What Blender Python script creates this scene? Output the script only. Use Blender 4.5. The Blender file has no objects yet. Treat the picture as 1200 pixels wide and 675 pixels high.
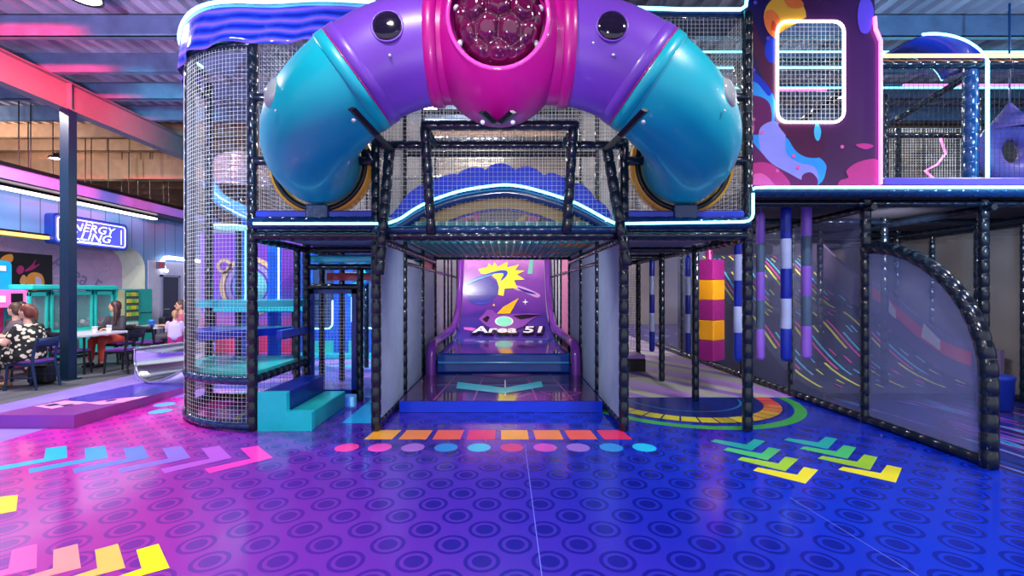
import bpy, bmesh, math, random
from mathutils import Vector, Matrix, Quaternion
random.seed(7)
V = Vector
C = bpy.context.scene.collection
PI = math.pi

# ------------------------------------------------------------------ camera
F = 533.33; VX, VY, EYE = 592.0, 341.0, 1.6      # focal length, vanishing point (px) and eye height (m)
cam = bpy.data.cameras.new('camera'); cam.sensor_width = 36; cam.lens = 16
cam.shift_x = 8 / 1200; cam.shift_y = 3.5 / 1200; cam.clip_start = .05
camo = bpy.data.objects.new('camera', cam); C.objects.link(camo)
camo.location = (0, 0, EYE); camo.rotation_euler = (PI / 2, 0, 0)
bpy.context.scene.camera = camo
# ------------------------------------------------------------------ light
sc = bpy.context.scene
sc.view_settings.view_transform = 'Standard'; sc.view_settings.look = 'None'
sc.view_settings.gamma = 1; sc.view_settings.use_curve_mapping = False
sc.view_settings.exposure = .22
w = bpy.data.worlds.new('world'); sc.world = w; w.use_nodes = True
w.node_tree.nodes['Background'].inputs[0].default_value = (.78, .84, 1.0, 1)
w.node_tree.nodes['Background'].inputs[1].default_value = .95
HIGH_BAYS = [(-5.5, 5.95, 5.45, 260), (-1.2, 1.6, 5.45, 200), (3.2, 2.2, 5.45, 200), (-8.9, 7.0, 5.45, 300), (1.0, -2.2, 5.45, 170),  # after the first, lamps added to brighten the hall
             (3.4, 8.4, 5.45, 300), (-1.6, 9.6, 5.45, 380), (6.6, 9.0, 5.45, 320), (-13.0, 13.2, 5.45, 420), (3.4, 18.5, 5.45, 420), (8.3, 4.4, 5.45, 220)]
def light(kind, name, loc, energy, col, size=.3, target=None, spot=None):
    l = bpy.data.lights.new(name, kind); l.energy = energy; l.color = col
    if kind == 'AREA': l.shape = 'DISK'; l.size = size
    elif kind in ('SPOT', 'POINT'): l.shadow_soft_size = size
    if spot: l.spot_size = spot; l.spot_blend = .8
    o = bpy.data.objects.new(name, l); C.objects.link(o); o.location = loc
    if target is not None:
        o.rotation_euler = (V(target) - V(loc)).to_track_quat('-Z', 'Y').to_euler()
    return o
# coloured washes on beam and floor, then added uplights and fills without fixtures
WASH_AND_FILL = [((-4.4, 3.0, 4.9), (-7.8, 7.6, 5.1), 15000, (1, .015, .06), .46),
         ((-5.4, 6.0, 4.7), (-7.9, 11.5, 5.1), 900, (.08, .75, .85), .6),      # red wash on the beam
         ((-6.0, 2.2, 5.2), (-6.0, 4.6, 0), 150, (1, .12, .75), 1.25),       # magenta wash on the entry floor
         ((4.2, 2.6, 5.2), (3.4, 4.2, 0), 200, (.15, .3, 1), 1.3),           # blue wash right
         ((5.5, 1.2, 3.0), (7.6, 8.0, 5.6), 1600, (.3, .65, 1), 1.5),        # added blue uplight for the roof, right
         ((-3.6, 0.0, 2.6), (-5.6, 7.5, 5.6), 2300, (.45, .6, 1), 1.4),       # added blue uplight for the roof, left
         ((-5.0, 3.0, 3.2), (-6.6, 8.6, 5.6), 500, (1, .25, .5), 1.2),       # rose on roof, left
         ((-12.5, 9.0, 4.4), (-11.5, 16.0, 5.6), 900, (1, .82, .66), 2.2),   # added warm fill on the far roof
         ((-.5, 8.7, 4.7), (-.5, 16.0, 5.7), 700, (1, .9, .8), 1.9),        # added warm fill on the roof past the frame
         ((-3.4, 8.2, 2.15), (-3.8, 11.5, 1.0), 160, (.3, .75, 1), 2.6),     # added cyan fill in the left bay
         ((5.2, 5.9, 2.45), (6.2, 8.6, .8), 200, (.85, .9, 1), 2.6),         # added fill in the lane bay
         ((3.3, 6.0, 2.1), (3.2, 9.5, .6), 110, (1, .95, .9), 2.6),           # added fill in the right bay
         ((-.06, 5.42, 2.1), (-.06, 8.2, .5), 90, (.9, .95, 1), 2.8),       # added fill in the run
         ((-3.7, 6.1, 4.2), (-3.6, 6.2, 0), 120, (.9, .95, 1), 2.0),        # added fill inside the tower
         ((-8.6, 7.2, 4.7), (-11.2, 11.2, 2.2), 420, (.92, .95, 1), 1.7),    # added fill on the cafe wall
         ((-.1, 1.4, 2.2), (-.06, 6.5, 3.6), 230, (.95, .95, 1), .9)]       # added front fill on the nets
# ------------------------------------------------------------------ helpers
def P(px, py, Y): return V(((px - VX) * Y / F, Y, EYE - (py - VY) * Y / F))
def G(px, py):
    Y = F * EYE / (py - VY); return V(((px - VX) * Y / F, Y, 0))
def lin(c): return c / 12.92 if c <= .04045 else ((c + .055) / 1.055) ** 2.4
def S(r, g, b): return (lin(r / 255), lin(g / 255), lin(b / 255), 1)

def M(name, col, rough=.5, metal=0, emit=None, es=0, var=.06, bump=0, bscale=60, alpha=1, trans=0, coat=0, ior=1.45):
    m = bpy.data.materials.new(name); m.use_nodes = True
    nt = m.node_tree; b = nt.nodes['Principled BSDF']; L = nt.links
    b.inputs['Roughness'].default_value = rough; b.inputs['Metallic'].default_value = metal
    b.inputs['IOR'].default_value = ior
    b.inputs['Alpha'].default_value = alpha; b.inputs['Transmission Weight'].default_value = trans
    b.inputs['Coat Weight'].default_value = coat; b.inputs['Coat Roughness'].default_value = .08
    tc = nt.nodes.new('ShaderNodeTexCoord'); nz = nt.nodes.new('ShaderNodeTexNoise')
    nz.inputs['Scale'].default_value = 5; L.new(tc.outputs['Object'], nz.inputs['Vector'])
    mx = nt.nodes.new('ShaderNodeMixRGB'); mx.blend_type = 'MULTIPLY'; mx.inputs[0].default_value = 1
    mx.inputs[1].default_value = col
    rp = nt.nodes.new('ShaderNodeValToRGB'); rp.color_ramp.elements[0].position = .3; rp.color_ramp.elements[1].position = .7
    rp.color_ramp.elements[0].color = (1 - 2 * var,) * 3 + (1,)
    L.new(nz.outputs['Fac'], rp.inputs[0]); L.new(rp.outputs[0], mx.inputs[2]); L.new(mx.outputs[0], b.inputs['Base Color'])
    if emit:
        b.inputs['Emission Color'].default_value = emit; b.inputs['Emission Strength'].default_value = es
    if bump:
        n2 = nt.nodes.new('ShaderNodeTexNoise'); n2.inputs['Scale'].default_value = bscale
        L.new(tc.outputs['Object'], n2.inputs['Vector'])
        bp = nt.nodes.new('ShaderNodeBump'); bp.inputs['Strength'].default_value = bump; bp.inputs['Distance'].default_value = .02
        L.new(n2.outputs['Fac'], bp.inputs['Height']); L.new(bp.outputs[0], b.inputs['Normal'])
    return m

class NB:
    """small node builder for the patterned materials"""
    def __init__(s, name, rough=.4):
        s.m = bpy.data.materials.new(name); s.m.use_nodes = True; s.nt = s.m.node_tree
        s.b = s.nt.nodes['Principled BSDF']; s.b.inputs['Roughness'].default_value = rough
        s.tc = s.n('ShaderNodeTexCoord')
        sp = s.n('ShaderNodeSeparateXYZ'); s.l(s.tc.outputs['Object'], sp.inputs[0]); s.x, s.y, s.z = sp.outputs
    def n(s, t): return s.nt.nodes.new(t)
    def l(s, a, b): s.nt.links.new(a, b)
    def math(s, op, a, b=0.0, c=0.0):
        nd = s.n('ShaderNodeMath'); nd.operation = op
        for i, v in enumerate((a, b, c)):
            if hasattr(v, 'links') or hasattr(v, 'is_linked'): s.l(v, nd.inputs[i])
            else: nd.inputs[i].default_value = v
        return nd.outputs[0]
    def mix(s, f, a, b, mode='MIX'):
        nd = s.n('ShaderNodeMixRGB'); nd.blend_type = mode
        for i, v in enumerate((f, a, b)):
            if hasattr(v, 'is_linked'): s.l(v, nd.inputs[i])
            else: nd.inputs[i].default_value = v
        return nd.outputs[0]
    def ramp(s, f, stops, const=False):
        nd = s.n('ShaderNodeValToRGB'); cr = nd.color_ramp
        if const: cr.interpolation = 'CONSTANT'
        while len(cr.elements) < len(stops): cr.elements.new(.5)
        for e, (p, c) in zip(cr.elements, stops): e.position = p; e.color = c
        s.l(f, nd.inputs[0]); return nd.outputs[0]
    def noise(s, scale, detail=2, stretch=None, dist=0):
        nd = s.n('ShaderNodeTexNoise'); nd.inputs['Scale'].default_value = scale; nd.inputs['Detail'].default_value = detail
        nd.inputs['Distortion'].default_value = dist
        if stretch:
            mp = s.n('ShaderNodeMapping'); mp.inputs['Scale'].default_value = stretch
            s.l(s.tc.outputs['Object'], mp.inputs[0]); s.l(mp.outputs[0], nd.inputs['Vector'])
        else: s.l(s.tc.outputs['Object'], nd.inputs['Vector'])
        return nd.outputs['Fac']
    def out(s, col): s.l(col, s.b.inputs['Base Color']); return s.m
    def bump(s, h, strength=.3, dist=.01):
        bp = s.n('ShaderNodeBump'); bp.inputs['Strength'].default_value = strength; bp.inputs['Distance'].default_value = dist
        s.l(h, bp.inputs['Height']); s.l(bp.outputs[0], s.b.inputs['Normal'])

def wloc(o):
    r = V((0, 0, 0))
    while o: r = r + o.location; o = o.parent
    return r
def frame(d):
    d = d.normalized(); u = d.orthogonal().normalized() if abs(d.z) > .999 else d.cross(V((0, 0, 1))).normalized()
    return u, d.cross(u).normalized()
class MB:
    def __init__(s): s.v = []; s.f = []; s.m = []; s.s = []
    def add(s, vs, fs, mi=0, sm=False):
        o = len(s.v); s.v += [V(p) for p in vs]
        for f in fs: s.f.append([i + o for i in f]); s.m.append(mi); s.s.append(sm)
        return s
    def box(s, c, d, mi=0, rz=0, rx=0, ry=0):
        R = Matrix.Rotation(rz, 3, 'Z') @ Matrix.Rotation(ry, 3, 'Y') @ Matrix.Rotation(rx, 3, 'X'); c = V(c)
        vs = [c + R @ V((sx * d[0] / 2, sy * d[1] / 2, sz * d[2] / 2)) for sx in (-1, 1) for sy in (-1, 1) for sz in (-1, 1)]
        return s.add(vs, [(0, 1, 3, 2), (4, 6, 7, 5), (0, 4, 5, 1), (2, 3, 7, 6), (0, 2, 6, 4), (1, 5, 7, 3)], mi)
    def bb(s, x0, x1, y0, y1, z0, z1, mi=0): return s.box(((x0 + x1) / 2, (y0 + y1) / 2, (z0 + z1) / 2), (x1 - x0, y1 - y0, z1 - z0), mi)
    def tube(s, pts, r, n=8, mi=0, closed=False, caps=True, sm=True, flat=1):
        pts = [V(p) for p in pts]; k = len(pts); rs = r if isinstance(r, (list, tuple)) else [r] * k
        T = []
        for i in range(k):
            a = pts[(i - 1) % k] if (closed or i) else pts[0]; b = pts[(i + 1) % k] if (closed or i < k - 1) else pts[-1]
            t = b - a; T.append(t.normalized() if t.length > 1e-9 else V((0, 0, 1)))
        u, w_ = frame(T[0]); vs = []
        for i in range(k):
            if i:
                q = T[i - 1].rotation_difference(T[i]); u = (q @ u).normalized()
            w_ = T[i].cross(u).normalized()
            for j in range(n):
                a = 2 * PI * j / n; vs.append(pts[i] + u * (rs[i] * math.cos(a)) + w_ * (rs[i] * math.sin(a) * flat))
        fs = []
        for i in range(k if closed else k - 1):
            for j in range(n):
                a, b = i * n + j, i * n + (j + 1) % n; c, d = ((i + 1) % k) * n + (j + 1) % n, ((i + 1) % k) * n + j
                fs.append((a, b, c, d))
        s.add(vs, fs, mi, sm)
        if caps and not closed: s.add(vs[:n], [tuple(range(n))[::-1]], mi); s.add(vs[-n:], [tuple(range(n))], mi)
        return s
    def pad(s, pts, r=.055, seg=.165, n=10, mi=0, g=.86):
        """foam-padded tube: grooves where the ties pull the sleeve in"""
        pts = [V(p) for p in pts]; out = []; rs = []
        L = [0]
        for a, b in zip(pts, pts[1:]): L.append(L[-1] + (b - a).length)
        tot = L[-1]; k = max(1, round(tot / seg))
        def at(d):
            d = min(max(d, 0), tot)
            for i in range(len(pts) - 1):
                if d <= L[i + 1] + 1e-9: return pts[i].lerp(pts[i + 1], (d - L[i]) / max(1e-9, L[i + 1] - L[i]))
            return pts[-1]
        for i in range(k):
            a, b = tot * i / k, tot * (i + 1) / k
            for d, q in ((a + .001, g), (a + .012, 1), ((a + b) / 2, 1.04), (b - .012, 1)): out.append(at(d)); rs.append(r * q)
        out.append(at(tot)); rs.append(r * g)
        return s.tube(out, rs, n, mi)
    def ell(s, c, r, nu=16, nv=10, mi=0, R=None, vmin=0, vmax=PI):
        c = V(c); r = r if isinstance(r, (list, tuple)) else (r, r, r); vs = []; fs = []
        for i in range(nv + 1):
            t = vmin + (vmax - vmin) * i / nv
            for j in range(nu):
                a = 2 * PI * j / nu; p = V((r[0] * math.sin(t) * math.cos(a), r[1] * math.sin(t) * math.sin(a), r[2] * math.cos(t)))
                vs.append(c + (R @ p if R else p))
        for i in range(nv):
            for j in range(nu): fs.append((i * nu + j, (i + 1) * nu + j, (i + 1) * nu + (j + 1) % nu, i * nu + (j + 1) % nu))
        return s.add(vs, fs, mi, True)
    def lathe(s, prof, c=(0, 0, 0), ax=(0, 0, 1), n=24, mi=0, closed=False, sm=True):
        c = V(c); ax = V(ax).normalized(); u, w_ = frame(ax); vs = []; fs = []; k = len(prof)
        for r, h in prof:
            for j in range(n):
                a = 2 * PI * j / n; vs.append(c + ax * h + (u * math.cos(a) + w_ * math.sin(a)) * r)
        for i in range(k if closed else k - 1):
            for j in range(n): fs.append((i * n + j, i * n + (j + 1) % n, ((i + 1) % k) * n + (j + 1) % n, ((i + 1) % k) * n + j))
        return s.add(vs, fs, mi, sm)
    def poly(s, pts, mi=0): return s.add(pts, [tuple(range(len(pts)))], mi)
    def prism(s, pts, off, mi=0, side=None):
        pts = [V(p) for p in pts]; off = V(off); n = len(pts)
        s.add(pts, [tuple(range(n))], mi); s.add([p + off for p in pts], [tuple(range(n))[::-1]], mi)
        return s.add(pts + [p + off for p in pts], [(i, i + n, (i + 1) % n + n, (i + 1) % n) for i in range(n)], mi if side is None else side)
    def grid(s, f, nu, nv, mi=0, sm=True, wrap=False):
        vs = [f(i / nu, j / nv) for i in range(nu + 1) for j in range(nv + 1)]
        fs = [(i * (nv + 1) + j, (i + 1) * (nv + 1) + j, (i + 1) * (nv + 1) + j + 1, i * (nv + 1) + j + 1) for i in range(nu) for j in range(nv)]
        return s.add(vs, fs, mi, sm)
    def net(s, f, nu, nv, su=1, sv=1, r=.0026, mi=0):
        """woven net: nu+1 verticals and nv+1 horizontals over the surface f(u,v)"""
        for i in range(nu + 1): s.tube([f(i / nu, j / sv) for j in range(sv + 1)], r, 3, mi, caps=False)
        for j in range(nv + 1): s.tube([f(i / su, j / nv) for i in range(su + 1)], r, 3, mi, caps=False)
        return s
    def build(s, name, mats, parent=None, bevel=0, label=None, kind=None, mods=None, segs=2):
        me = bpy.data.meshes.new(name); o0 = wloc(parent) if parent else V((0, 0, 0))
        me.from_pydata([tuple(p - o0) for p in s.v], [], s.f)
        for m_ in (mats if isinstance(mats, (list, tuple)) else [mats]): me.materials.append(m_)
        me.polygons.foreach_set('material_index', s.m); me.polygons.foreach_set('use_smooth', s.s); me.update()
        bm = bmesh.new(); bm.from_mesh(me); bmesh.ops.recalc_face_normals(bm, faces=bm.faces); bm.to_mesh(me); bm.free()
        o = bpy.data.objects.new(name, me); C.objects.link(o)
        if parent: o.parent = parent
        if bevel:
            b = o.modifiers.new('bevel', 'BEVEL'); b.width = bevel; b.segments = segs; b.limit_method = 'ANGLE'
        if label: o['label'] = label
        if kind: o['kind'] = kind
        return o
def tag(o, label, cat, group=None, kind=None):
    o['label'] = label; o['category'] = cat
    if group: o['group'] = group
    if kind: o['kind'] = kind
    return o
def thing(name, loc, label, cat, group=None):
    o = bpy.data.objects.new(name, None); C.objects.link(o); o.location = loc; o.empty_display_size = .1
    return tag(o, label, cat, group)
def struct(name, mb, mats, parent=None, **k):
    o = mb.build(name, mats, parent, **k); o['kind'] = 'structure'; return o
def dup(o, loc=None, rz=None, label=None, parent=None):
    c = o.copy(); C.objects.link(c)
    if parent is not None: c.parent = parent
    if loc is not None: c.location = loc
    if rz is not None: c.rotation_euler = (0, 0, rz)
    if label: c['label'] = label
    for ch in list(o.children): dup(ch, parent=c)
    return c
def spline(pts, n=6, closed=True):
    pts = [V(p) for p in pts]; out = []; k = len(pts)
    for i in range(k if closed else k - 1):
        g = (lambda q: pts[q % k]) if closed else (lambda q: pts[min(max(q, 0), k - 1)])
        a, b, c, d = g(i - 1), g(i), g(i + 1), g(i + 2)
        for j in range(n):
            t = j / n
            out.append(.5 * ((2 * b) + (c - a) * t + (2 * a - 5 * b + 4 * c - d) * t * t + (3 * b - a - 3 * c + d) * t ** 3))
    if not closed: out.append(pts[-1])
    return out
def rrect(x0, x1, y0, y1, r, n=6):
    out = []
    for cx, cy, a0 in ((x1 - r, y1 - r, 0), (x0 + r, y1 - r, 90), (x0 + r, y0 + r, 180), (x1 - r, y0 + r, 270)):
        for i in range(n + 1):
            a = math.radians(a0 + 90 * i / n); out.append((cx + r * math.cos(a), cy + r * math.sin(a)))
    return out
def flatnet(p00, p10, p01, sp=.048, r=.0026):
    p00, p10, p01 = V(p00), V(p10), V(p01); a, b = p10 - p00, p01 - p00
    mb = MB(); mb.net(lambda u, v: p00 + a * u + b * v, max(1, round(a.length / sp)), max(1, round(b.length / sp)), r=r); return mb
def text2d(body, shear=0, offset=0, spacing=1.0):
    cu = bpy.data.curves.new('lettering', 'FONT'); cu.body = body; cu.shear = shear; cu.offset = offset; cu.space_character = spacing
    cu.resolution_u = 3
    o = bpy.data.objects.new('lettering', cu); C.objects.link(o)
    dg = bpy.context.evaluated_depsgraph_get(); me = bpy.data.meshes.new_from_object(o.evaluated_get(dg))
    vs = [(v.co.x, v.co.y) for v in me.vertices]; fs = [tuple(p.vertices) for p in me.polygons]
    bpy.data.objects.remove(o); bpy.data.curves.remove(cu); bpy.data.meshes.remove(me)
    return vs, fs
def slices(loops_v, loops_f, step=3.0):
    """cut flat polygons (v in px) into thin horizontal bands so that they can follow a curved bed"""
    bm = bmesh.new(); vv = [bm.verts.new((x, y, 0)) for x, y in loops_v]
    for f in loops_f:
        try: bm.faces.new([vv[i] for i in f])
        except ValueError: pass
    ys = [y for _, y in loops_v]; y = math.floor(min(ys)) + step
    while y < max(ys):
        bmesh.ops.bisect_plane(bm, geom=bm.verts[:] + bm.edges[:] + bm.faces[:], plane_co=(0, y, 0), plane_no=(0, 1, 0)); y += step
    bm.verts.index_update(); out = ([(v.co.x, v.co.y) for v in bm.verts], [tuple(v.index for v in f.verts) for f in bm.faces]); bm.free(); return out
def bounds(vs): xs = [v[0] for v in vs]; ys = [v[1] for v in vs]; return min(xs), max(xs), min(ys), max(ys)

# ------------------------------------------------------------------ materials
CYAN = (.17, .84, 1, 1)
m_neon = M('cyan_led_tube', (.5, .9, 1, 1), .3, emit=CYAN, es=4, var=0)
m_neonw = M('white_led_tube', (1, .97, .95, 1), .3, emit=(1, .93, .9, 1), es=7, var=0)
m_neonp = M('pink_led_tube', (1, .3, .8, 1), .3, emit=(1, .10, .62, 1), es=3, var=0)
m_neono = M('orange_led_tube', (1, .6, .2, 1), .3, emit=(1, .36, .05, 1), es=3, var=0)
m_pad = M('black_vinyl_padding', S(15, 25, 40), .22, bump=.15, bscale=30, coat=.3)
m_padb = M('navy_vinyl_padding', S(10, 52, 98), .22, bump=.15, bscale=30, coat=.3)
m_net = M('white_netting_cord', S(215, 214, 212), .7, var=.02)
m_netd = M('black_netting_cord', S(28, 28, 34), .7, var=.02)
m_teal = M('teal_vinyl', S(20, 190, 205), .28, coat=.2)
m_tealg = M('aqua_vinyl', S(45, 195, 190), .28, coat=.2)
m_blue = M('royal_blue_vinyl', S(22, 48, 190), .28, coat=.2)
m_navy = M('navy_vinyl', S(10, 40, 140), .3, coat=.2)
m_black = M('black_paint', S(16, 18, 24), .35)
m_steel = M('bolt_steel', S(186, 190, 206), .3, .2)
m_screen = M('grey_blue_screen_mesh', S(158, 170, 204), .75, bump=.1, bscale=200)

# ================================================================== THE SETTING
# ---- floor vinyl: pink-to-purple-to-blue ground with printed ringed dots
nb = NB('printed_floor_vinyl', .16)
t = nb.math('ADD', nb.x, nb.math('MULTIPLY', nb.math('SUBTRACT', nb.y, 3.6), .55))
t = nb.math('ADD', t, nb.math('MULTIPLY', nb.math('SUBTRACT', nb.noise(.5, 1), .5), .8))
tf = nb.math('MULTIPLY_ADD', t, 1 / 8.0, .60)
xf = nb.math('MULTIPLY_ADD', nb.x, 1 / 10.0, .55)
ga = nb.ramp(tf, [(0, S(200, 44, 164)), (.2, S(168, 44, 164)), (.36, S(112, 44, 164)), (.52, S(70, 38, 164)), (.68, S(28, 36, 166)), (.85, S(10, 46, 186))])
pinkf = nb.math('MULTIPLY', nb.math('MAXIMUM', nb.math('MULTIPLY_ADD', nb.x, -.55, -1.65), 0.0), nb.math('MAXIMUM', nb.math('MULTIPLY_ADD', nb.y, .6, -1.9), 0.0))
nd = nb.n('ShaderNodeClamp'); nb.l(pinkf, nd.inputs[0])
ground = nb.mix(nd.outputs[0], ga, S(204, 42, 168))
def dots(ox, oy):
    fx = nb.math('MULTIPLY', nb.math('SUBTRACT', nb.math('FRACT', nb.math('MULTIPLY_ADD', nb.x, 1 / .402, ox + 50.5)), .5), .402)
    fy = nb.math('MULTIPLY', nb.math('SUBTRACT', nb.math('FRACT', nb.math('MULTIPLY_ADD', nb.y, 1 / .362, oy + 50.5)), .5), .362)
    return nb.math('SQRT', nb.math('ADD', nb.math('MULTIPLY', fx, fx), nb.math('MULTIPLY', fy, fy)))
ox, oy = -.063 / .402, -2.874 / .362
d = nb.math('MINIMUM', dots(ox, oy), dots(ox + .5, oy + .5))
disc = nb.math('LESS_THAN', d, .060); ring = nb.math('COMPARE', d, .097, .0125)
k = nb.math('MAXIMUM', disc, ring)
dark = nb.ramp(tf, [(0, S(150, 36, 156)), (.3, S(84, 36, 150)), (.5, S(20, 22, 130)), (.7, S(6, 16, 120)), (.9, S(4, 20, 128))])
m_floor = nb.out(nb.mix(nb.math('MULTIPLY', k, .82), ground, dark))
nb.b.inputs['Coat Weight'].default_value = .35; nb.b.inputs['Coat Roughness'].default_value = .12

nb = NB('lavender_floor_vinyl', .25); m_lav = nb.out(nb.ramp(nb.noise(2), [(.3, S(136, 112, 200)), (.7, S(150, 128, 210))]))
nb = NB('grey_plank_floor', .5)
bt = nb.n('ShaderNodeTexBrick'); mp = nb.n('ShaderNodeMapping'); mp.inputs['Rotation'].default_value = (0, 0, PI / 2)
nb.l(nb.tc.outputs['Object'], mp.inputs[0]); nb.l(mp.outputs[0], bt.inputs['Vector'])
bt.inputs['Scale'].default_value = 1; bt.inputs['Brick Width'].default_value = 1.1; bt.inputs['Row Height'].default_value = .17; bt.inputs['Mortar Size'].default_value = .004
bt.inputs['Color1'].default_value = S(92, 92, 102); bt.inputs['Color2'].default_value = S(62, 64, 76); bt.inputs['Mortar'].default_value = S(36, 36, 44)
m_plank = nb.out(nb.mix(.35, bt.outputs[0], nb.ramp(nb.noise(4, 4, (1, 12, 1)), [(.3, S(50, 52, 62)), (.7, S(112, 112, 122))])))
nb = NB('striped_play_carpet', .6)
sv = nb.math('FRACT', nb.math('MULTIPLY_ADD', nb.x, .62, nb.math('MULTIPLY', nb.y, .36)))
m_stripe = nb.out(nb.ramp(sv, [(0, S(160, 120, 196)), (.36, S(150, 150, 146)), (.66, S(124, 88, 172)), (.82, S(166, 164, 152))], True))
nb = NB('lilac_blue_play_floor', .3)
m_lilac = nb.out(nb.ramp(nb.noise(.8, 1, (.5, 2.4, 1)), [(.34, S(40, 90, 200)), (.48, S(130, 100, 205)), (.6, S(180, 140, 222)), (.72, S(60, 190, 215))]))
nb = NB('streaked_runout_floor', .22)
m_streak = nb.out(nb.ramp(nb.noise(1.6, 3, (3.2, .45, 1), .6), [(.32, S(16, 16, 44)), (.44, S(20, 50, 150)), (.52, S(24, 24, 60)), (.6, S(120, 60, 180)), (.66, S(30, 160, 205)), (.72, S(28, 34, 110))]))

fl = MB(); Z = 0.0
def ground_poly(pts, mi, z=.0015): fl.poly([(p[0], p[1], z) for p in pts], mi)
def rect(x0, x1, y0, y1, mi, z=0): ground_poly([(x0, y0), (x1, y0), (x1, y1), (x0, y1)], mi, z)
fmats = [m_floor, m_lav, m_plank, m_stripe, m_lilac, m_streak]
rect(-5.34, 4.44, -4, 6.85, 0); rect(-7.1, -5.34, -4, 9.2, 1); rect(-16, -7.1, -4, 24, 2)
rect(1.30, 4.44, 6.85, 24, 3); rect(-5.34, 1.30, 6.85, 9.2, 4); rect(-7.1, 1.30, 9.2, 24, 4); rect(4.44, 14, 2.6, 24, 5); rect(4.44, 14, -4, 2.6, 0)
def slot(name, col, r=.2):
    fmats.append(M(name, col, r, var=.03)); return len(fmats) - 1
# squares and spots across the mouth of the run
SQ = [S(240, 165, 55), S(240, 135, 75), S(238, 98, 86), S(222, 48, 100)]
sqs = [slot('print_' + n, c) for n, c in zip(('amber', 'orange', 'coral', 'crimson'), SQ)]
for i, (a, b) in enumerate([(38, 155), (170, 280), (300, 405), (432, 530), (562, 658), (690, 790), (815, 920), (942, 1052)]):
    cx = (420 + (a + b) / 2 / 3.333 - VX) * 5.06 / F
    sh = (i - 3.6) * .004
    ground_poly([(cx - .15 + sh, 4.90), (cx + .15 + sh, 4.90), (cx + .15 - sh, 5.23), (cx - .15 - sh, 5.23)], sqs[i % 4])
SP = [S(236, 62, 160), S(236, 78, 198), S(166, 106, 214), S(38, 140, 226), S(24, 196, 236), S(206, 62, 130), S(206, 80, 190), S(150, 110, 208), S(44, 140, 214), S(24, 190, 232)]
for i, c in enumerate(SP):
    cx = (406.5 + 38.72 * i - VX) * 4.65 / F; mi = slot('print_spot', c)
    ground_poly([(cx + .119 * math.cos(a * PI / 16), 4.65 + .125 * math.sin(a * PI / 16)) for a in range(32)], mi)
# chevrons, right: two files, yellow to green
def crop(pts, x0, y0, s): return [G(x0 + x / s, y0 + y / s) for x, y in pts]
chA = crop([(372, 239), (386, 229), (507, 252), (527, 228), (571, 237), (532, 279)], 740, 460, 2.609)
chB = crop([(632, 236), (646, 227), (762, 247), (781, 222), (827, 231), (808, 276)], 740, 460, 2.609)
tipA = crop([(532, 279), (470, 241), (413, 206), (367, 178)], 740, 460, 2.609)
tipB = crop([(808, 276), (737, 237), (665, 203), (600, 173)], 740, 460, 2.609)
GR = [S(232, 222, 32), S(160, 208, 54), S(76, 198, 112), S(36, 178, 166)]
for ch, tips in ((chA, tipA), (chB, tipB)):
    for i in range(4):
        dlt = (tips[3] - tips[0]) * (i / 3); mi = slot('print_chevron', GR[i])
        ground_poly([p + dlt for p in ch], mi, .0018)
# chevrons, left: cyan to pink
chL = crop([(975, 158), (1045, 147), (1108, 196), (850, 259), (829, 241), (1018, 199)], 0, 480, 3.462)
LC = [S(40, 180, 236), S(60, 150, 232), S(96, 118, 222), S(132, 104, 216), S(172, 84, 208), S(236, 60, 186)]
for i in range(6):
    mi = slot('print_chevron', LC[i]); ground_poly([p + V((-.395 * (5 - i), 0, 0)) for p in chL], mi)
chN = crop([(553, 570), (643, 545), (688, 643), (480, 700), (440, 690), (575, 645)], 0, 480, 3.462)
NC = [S(240, 90, 184), S(244, 146, 152), S(246, 186, 98), S(248, 230, 36)]
for i in range(4):
    mi = slot('print_chevron', NC[i]); ground_poly([p + V((-.256 * (3 - i), 0, 0)) for p in chN], mi)
mi = slot('print_chevron', S(250, 214, 44)); ground_poly([G(-25, 585), G(21, 580), G(19, 599), G(-25, 607)], mi)
# dial print under the right bay
def arc(cx, cy, r0, r1, a0, a1, n, mi, z=.0016):
    A = [math.radians(a0 + (a1 - a0) * i / n) for i in range(n + 1)]
    ground_poly([(cx + r1 * math.cos(a), cy + r1 * math.sin(a)) for a in A] + [(cx + r0 * math.cos(a), cy + r0 * math.sin(a)) for a in A[::-1]], mi, z)
dcx, dcy = 2.62, 6.84
m_dn = slot('print_navy', S(8, 34, 120)); m_gn = slot('print_green', S(64, 176, 74)); m_cy = slot('print_teal', S(20, 120, 170))
arc(dcx, dcy, 0, 1.36, 180, 360, 40, m_dn, .0012); arc(dcx, dcy, 1.46, 1.60, 180, 360, 40, m_gn, .0012)
arc(dcx, dcy, .80, .83, 190, 350, 30, m_cy, .002)
YC = [S(214, 204, 40), S(222, 212, 34), S(228, 206, 34), S(230, 176, 42), S(234, 130, 54), S(226, 78, 60)]
ys = [slot('print_dial', c) for c in YC]
for i in range(18):
    arc(dcx, dcy, 1.10, 1.32, 180 + i * 10, 189 + i * 10, 4, ys[min(5, max(0, int((i - 3) / 2.6)))], .002)
mi = slot('print_lime', S(176, 186, 84)); arc(-2.75, 5.95, .62, .70, 95, 300, 24, mi)
mi = slot('print_blue', S(40, 70, 190)); arc(-2.75, 5.95, 0, .62, 0, 360, 30, mi, .0013)
mi = slot('print_violet', S(90, 50, 150)); ground_poly([(-3.9, 6.1), (-3.8, 6.3), (-2.7, 6.75), (-2.6, 6.55)], mi)
mi = slot('print_cyan', S(30, 150, 215)); ground_poly([(-1.98, 5.5), (-1.56, 5.5), (-1.56, 7.1), (-1.98, 7.1)], mi, .0013)  # cyan reflection on the glossy floor, painted as a flat patch
mi = slot('print_sky', S(90, 180, 235))
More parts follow.
